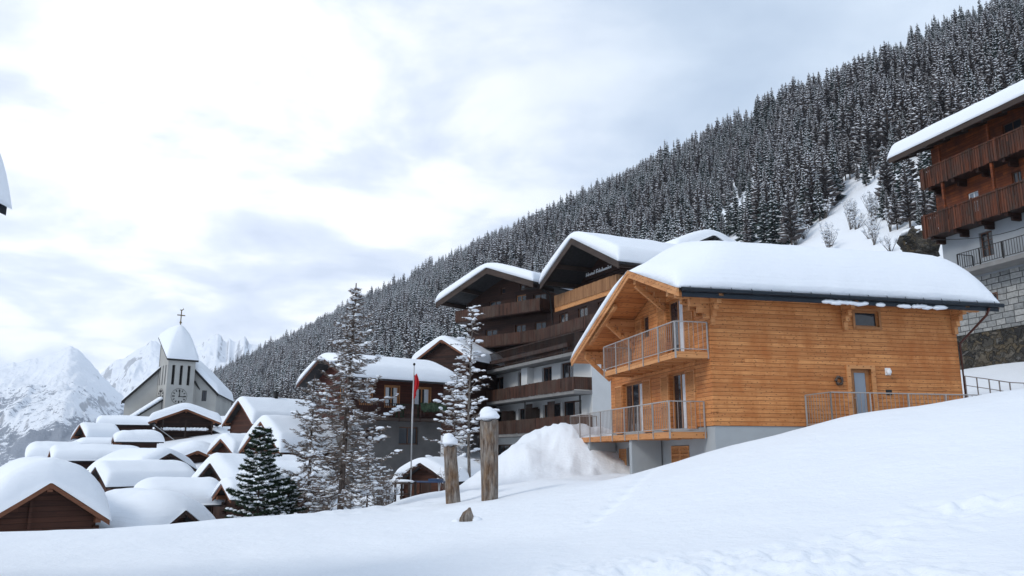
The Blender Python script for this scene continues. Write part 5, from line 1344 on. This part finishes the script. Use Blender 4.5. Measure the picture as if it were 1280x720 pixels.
# ------------------------------------------------------------------ near trees
def bare_larch(h, R0, seed, nb=130, twigs=1.0, snow=1.0, lean=0.02, z0=.05, thick=.012, prof=.75, droop=.25, ssize=1.0):
    rg = random.Random(seed); T = MB(); C = MB(); S = MB()
    def trunk(z): t = z / h; return Vector((lean * h * t + .02 * h * math.sin(t * 3 + seed) * .3, .01 * h * math.sin(t * 4 + seed), z))
    zs = [-.6] + [h * i / 12 for i in range(13)]
    T.tube([trunk(z) for z in zs], [h * thick * (1.15 - .98 * max(0, z / h)) + .004 for z in zs], 8)
    for i in range(nb):
        t = (i + rg.random()) / nb; t = t ** .9; z = h * (z0 + (.985 - z0) * t)
        env = (1 - t) ** prof * (.72 + .28 * min(1, t / .18))
        L = (R0 * env + .12) * rg.uniform(.35, 1.15); az = i * 2.399 + rg.uniform(-.5, .5)
        c, s = math.cos(az), math.sin(az); p0 = trunk(z); pts = [p0]; n = 6
        dr = droop * rg.uniform(.5, 1.4); bend = rg.uniform(-.25, .25)
        for k in range(1, n + 1):
            f = k / n; a2 = az + bend * f
            pts.append(p0 + Vector((math.cos(a2) * L * f, math.sin(a2) * L * f, L * (-dr * math.sin(f * 2.6) + .12 * f * f) + rg.uniform(-.02, .02) * L)))
        r0 = .006 + .011 * L
        C.tube(pts, [max(.0035, r0 * (1 - .85 * k / n)) for k in range(n + 1)], 3, 0, cap=False)
        nt_ = int((14 + 16 * L) * twigs)
        for j in range(nt_):
            f = rg.uniform(.1, 1.0); k = min(n - 1, int(f * n)); q = pts[k].lerp(pts[k + 1], f * n - k)
            sd = rg.choice((-1, 1)); aa = az + sd * rg.uniform(.35, 1.25); l = rg.uniform(.10, .34) * (1.1 - .5 * f) * (.6 + .4 * min(1, L))
            e = q + Vector((math.cos(aa) * l, math.sin(aa) * l, rg.uniform(-.6, .25) * l)); m_ = (q + e) / 2 + Vector((0, 0, -.1 * l))
            w_ = .0105; up = Vector((0, 0, w_)); sdv = Vector((-math.sin(aa), math.cos(aa), 0)) * w_
            C.add([q - up, q + up, m_ + up, m_ - up, e], [(0, 1, 2, 3), (3, 2, 4)], 0)
            C.add([q - sdv, q + sdv, m_ + sdv, m_ - sdv, e], [(0, 1, 2, 3), (3, 2, 4)], 0)
            for u_ in range(2):
                f2 = rg.uniform(.3, .9); q2 = q.lerp(e, f2); a3 = aa + rg.choice((-1, 1)) * rg.uniform(.4, 1.0); l2 = l * .5
                e2 = q2 + Vector((math.cos(a3) * l2, math.sin(a3) * l2, rg.uniform(-.5, .4) * l2))
                C.add([q2 - up * .8, q2 + up * .8, e2], [(0, 1, 2)], 0)
            if rg.random() < .62 * snow:
                S.blob(q.lerp(e, .5) + Vector((0, 0, .015)), l * .40, .021, .017, rg.randint(0, 9999), 6, 3, rot=aa, amp=.3, m=0)
        ns_ = int((1.5 + 4.0 * L) * snow * rg.uniform(.3, 1.3))
        for j in range(ns_):
            f = rg.uniform(.25, 1.02); f = min(.999, f); k = min(n - 1, int(f * n)); q = pts[k].lerp(pts[k + 1], f * n - k)
            sz = rg.uniform(.35, 1.2) * ssize
            S.blob(q + Vector((0, 0, .022 * sz)), .115 * sz, .050 * sz, .038 * sz, rg.randint(0, 9999), 7, 4, rot=az + rg.uniform(-.4, .4), amp=.28)
    return T, C, S
def place_tree(name, px, py, Y, parts, mats, rz, label, cat='tree', group=None, base_z=None):
    p = P(px, py, Y); z = gz(p.x, p.y) - .05 if base_z is None else base_z
    e = empty(name, (p.x, p.y, z), rz, label=label, cat=cat, group=group)
    T, C, S = parts; ob('trunk', T, mats[0], e); o = len(C.v)
    C.v += S.v; C.f += [tuple(a + o for a in f_) for f_ in S.f]; C.mi += [1] * len(S.f); ob('crown', C, [mats[1], mats[2]], e)
    return e
LM = ('bark', 'twig', 'snow')
place_tree('larch_tree', 426, 645, 30, bare_larch(8.5, 2.7, 11, 135, 1.9, .55, .022, prof=.85, droop=.22, ssize=1.25), LM, 0.4, 'tallest bare larch with snow-tipped branches in front of the brown chalet')
place_tree('larch_tree', 386, 640, 33, bare_larch(6.3, 2.0, 12, 85, 1.8, .5, -.01, droop=.3), LM, 1.0, 'slimmer bare larch just left of the tallest larch')
place_tree('larch_tree', 588, 605, 43, bare_larch(9.3, 1.5, 13, 60, .55, .75, .015, z0=.22, thick=.008, prof=.4, droop=-.25, ssize=1.7), ('bark_pale', 'twig', 'snow'), 2.0, 'thin pale-stemmed larch dotted with snow clumps before the hotel')
place_tree('larch_tree', 566, 605, 46, bare_larch(6.4, 1.9, 14, 60, 1.1, .9, -.02, z0=.12, thick=.010, prof=.6, droop=.1, ssize=1.6), LM, 3.0, 'low spreading larch heavy with snow left of the pale-stemmed one')
place_tree('larch_tree', 458, 640, 38, bare_larch(3.8, 1.3, 15, 60, 1.4, .9, 0.0, z0=.05), LM, 1.2, 'short snow-laden young larch beside the tallest larch foot')

def pine(h, R0, seed, nb=70):
    rg = random.Random(seed); T = MB(); C = MB(); S = MB()
    T.tube([(0, 0, -.5), (.03, 0, h * .5), (0, .02, h)], [h * .018, h * .012, h * .004], 7)
    def tuft(q, d, l):
        for k in range(9):
            a = rg.uniform(0, 6.28); v = (d + Vector((rg.uniform(-.8, .8), rg.uniform(-.8, .8), rg.uniform(-.5, .7)))).normalized() * l * rg.uniform(.7, 1.2)
            n_ = v.cross(Vector((rg.uniform(-1, 1), rg.uniform(-1, 1), rg.uniform(-1, 1)))).normalized() * .013
            C.add([q - n_, q + n_, q + v * .6 + n_ * .8, q + v, q + v * .6 - n_ * .8], [(0, 1, 2, 3, 4)], 0)
    for i in range(nb):
        t = (i + rg.random()) / nb; z = h * (.10 + .88 * t); env = (1 - t) ** .8 * (.75 + .25 * min(1, t / .2))
        L = (R0 * env + .10) * rg.uniform(.65, 1.1); az = i * 2.399 + rg.uniform(-.3, .3); p0 = Vector((0, 0, z)); pts = [p0]
        for k in range(1, 5):
            f = k / 4; pts.append(p0 + Vector((math.cos(az) * L * f, math.sin(az) * L * f, L * (.10 * f + .18 * f * f - .18 * f * (1 - t)))))
        C.tube(pts, [.016, .013, .010, .007, .004], 3, 1, cap=False)
        for j in range(int(7 + 18 * L)):
            f = rg.uniform(.25, 1.0); k = min(3, int(f * 4)); q = pts[k].lerp(pts[k + 1], f * 4 - k)
            aa = az + rg.uniform(-1.2, 1.2); l = rg.uniform(.08, .28) * (1.1 - .5 * f); e = q + Vector((math.cos(aa) * l, math.sin(aa) * l, rg.uniform(-.05, .3) * l))
            C.tube([q, e], .004, 3, 1, cap=False); d = (e - q).normalized()
            for ff in (.4, .7, 1.0): tuft(q.lerp(e, ff), d, .11)
            if rg.random() < .40: S.blob(q.lerp(e, .8) + Vector((0, 0, .05)), .085, .06, .035, rg.randint(0, 9999), 7, 4, rot=aa, amp=.3)
    return T, C, S
PM_ = ('bark', ('needle_pine', 'bark'), 'snow')
def place_pine(px, py, Y, h, r, s, lb, nb=70):
    T, C, S = pine(h, r, s, nb); p = P(px, py, Y); z = gz(p.x, p.y) - .05
    e = empty('pine_tree', (p.x, p.y, z), s, label=lb, cat='tree')
    ob('trunk', T, 'bark', e); o = len(C.v)
    C.v += S.v; C.f += [tuple(a + o for a in f_) for f_ in S.f]; C.mi += [2] * len(S.f); ob('crown', C, ['needle_pine', 'bark', 'snow'], e)
place_pine(322, 650, 30, 3.75, 1.15, 3, 'dark green pine with snowy tufts left of the larches', 80)
place_pine(352, 648, 31, 2.1, 1.1, 4, 'squat dark pine hugging the ground between the tall pine and the larches', 45)

# ------------------------------------------------------------------ shrubs
def shrub(h, r, seed, n=26, snow=.6, th=.010):
    rg = random.Random(seed); C = MB(); S = MB()
    for i in range(n):
        az = rg.uniform(0, 6.28); sp = rg.uniform(.1, 1) * r; L = h * rg.uniform(.55, 1.05)
        p = Vector((rg.uniform(-.12, .12) * r, rg.uniform(-.12, .12) * r, -.2)); pts = [p]
        for k in range(1, 5): f = k / 4; pts.append(Vector((math.cos(az) * sp * f ** .8 + rg.uniform(-.05, .05), math.sin(az) * sp * f ** .8, L * f)))
        C.tube(pts, [th * 1.3, th, th * .8, th * .6, th * .3], 3, 0, cap=False)
        for j in range(10):
            f = rg.uniform(.3, .98); k = min(3, int(f * 4)); q = pts[k].lerp(pts[k + 1], f * 4 - k); aa = rg.uniform(0, 6.28); l = h * rg.uniform(.08, .22)
            e = q + Vector((math.cos(aa) * l * .6, math.sin(aa) * l * .6, l * .8)); C.tube([q, e], [th * .45, th * .2], 3, 0, cap=False)
            if rg.random() < snow: S.blob(q.lerp(e, .6), l * .40, th * 2.6, th * 2.4, rg.randint(0, 9999), 6, 3, rot=aa, amp=.3)
    return C, S
def place_shrub(x, y, h, r, seed, lb, group, mat='twig', **k):
    C, S = shrub(h, r, seed, **k); e = empty('shrub', (x, y, gz(x, y) - .03), seed, label=lb, cat='bush', group=group)
    o = len(C.v); C.v += S.v; C.f += [tuple(a + o for a in f_) for f_ in S.f]; C.mi += [1] * len(S.f)
    ob('branches', C, [mat, 'snow'], e)
for i, (px, py, Y, h, r, lb) in enumerate([(472, 640, 35, 1.9, .7, 'brown leafless bush between the tallest larch and the timber frame'), (484, 636, 36, 1.3, .6, 'small brown bush directly left of the low timber frame'),
        (560, 612, 38.5, 1.2, .6, 'leafless bush behind the shorter log post'), (402, 648, 31, 1.2, .6, 'twiggy bush at the foot of the slimmer larch')]):
    p = P(px, py, Y); place_shrub(p.x, p.y, h, r, 70 + i, lb, None, n=34, snow=.25, th=.012)
rg = random.Random(9)
k_ = 0
for i in range(26):
    px = rg.uniform(990, 1165); py = rg.uniform(268, 318); p = hit(px, py, 60, 260)
    k_ = p.y / 100
    place_shrub(p.x, p.y, rg.uniform(1.8, 4.0) * k_, rg.uniform(.9, 1.7) * k_, 100 + i, 'bare frosted bush on the open snow slope between forest and chalet roof', 'bare bushes on the open slope', n=15, snow=.5, th=.028 * k_, mat='bark_pale')
# rocks under the old farmhouse's left corner
for i, (px, py, Y, s_) in enumerate([(1150, 305, 62, 1.5), (1163, 300, 60, 1.1), (1140, 312, 62, .8)]):
    p = P(px, py, Y); mb = MB(); mb.blob((0, 0, 0), s_, s_ * .9, s_ * .8, 40 + i, 10, 7, amp=.28)
    e = empty('rock', tuple(p), i, label=['dark rock left of the old farmhouse, largest of three', 'dark rock touching the old farmhouse corner', 'smallest dark rock left of the old farmhouse'][i], cat='rock', group='rocks below the old farmhouse')
    ob('stone', mb, 'rubble', e); ob('snow_cap', MB().blob((0, 0, s_ * .55), s_ * .85, s_ * .8, s_ * .35, 50 + i, 12, 6, amp=.15, flat=True), 'snow', e, smooth=True)
# ------------------------------------------------------------------ thin winter haze
hz = MB(); hz.box(-7600, 7600, -7600, 7600, -420, 1080)
HM = bpy.data.materials.new('thin_haze'); HM.use_nodes = True; HM.node_tree.nodes.clear(); hb = NB(HM)
pv = hb.n('ShaderNodeVolumePrincipled', {'Color': (0.86, 0.91, 1.0, 1), 'Density': 0.00007, 'Anisotropy': 0.2})
ho_ = hb.n('ShaderNodeOutputMaterial'); HM.node_tree.links.new(pv.outputs[0], ho_.inputs['Volume'])
ob('haze', hz, HM, kind='stuff', label='thin cold winter haze filling the valley air', cat='haze')
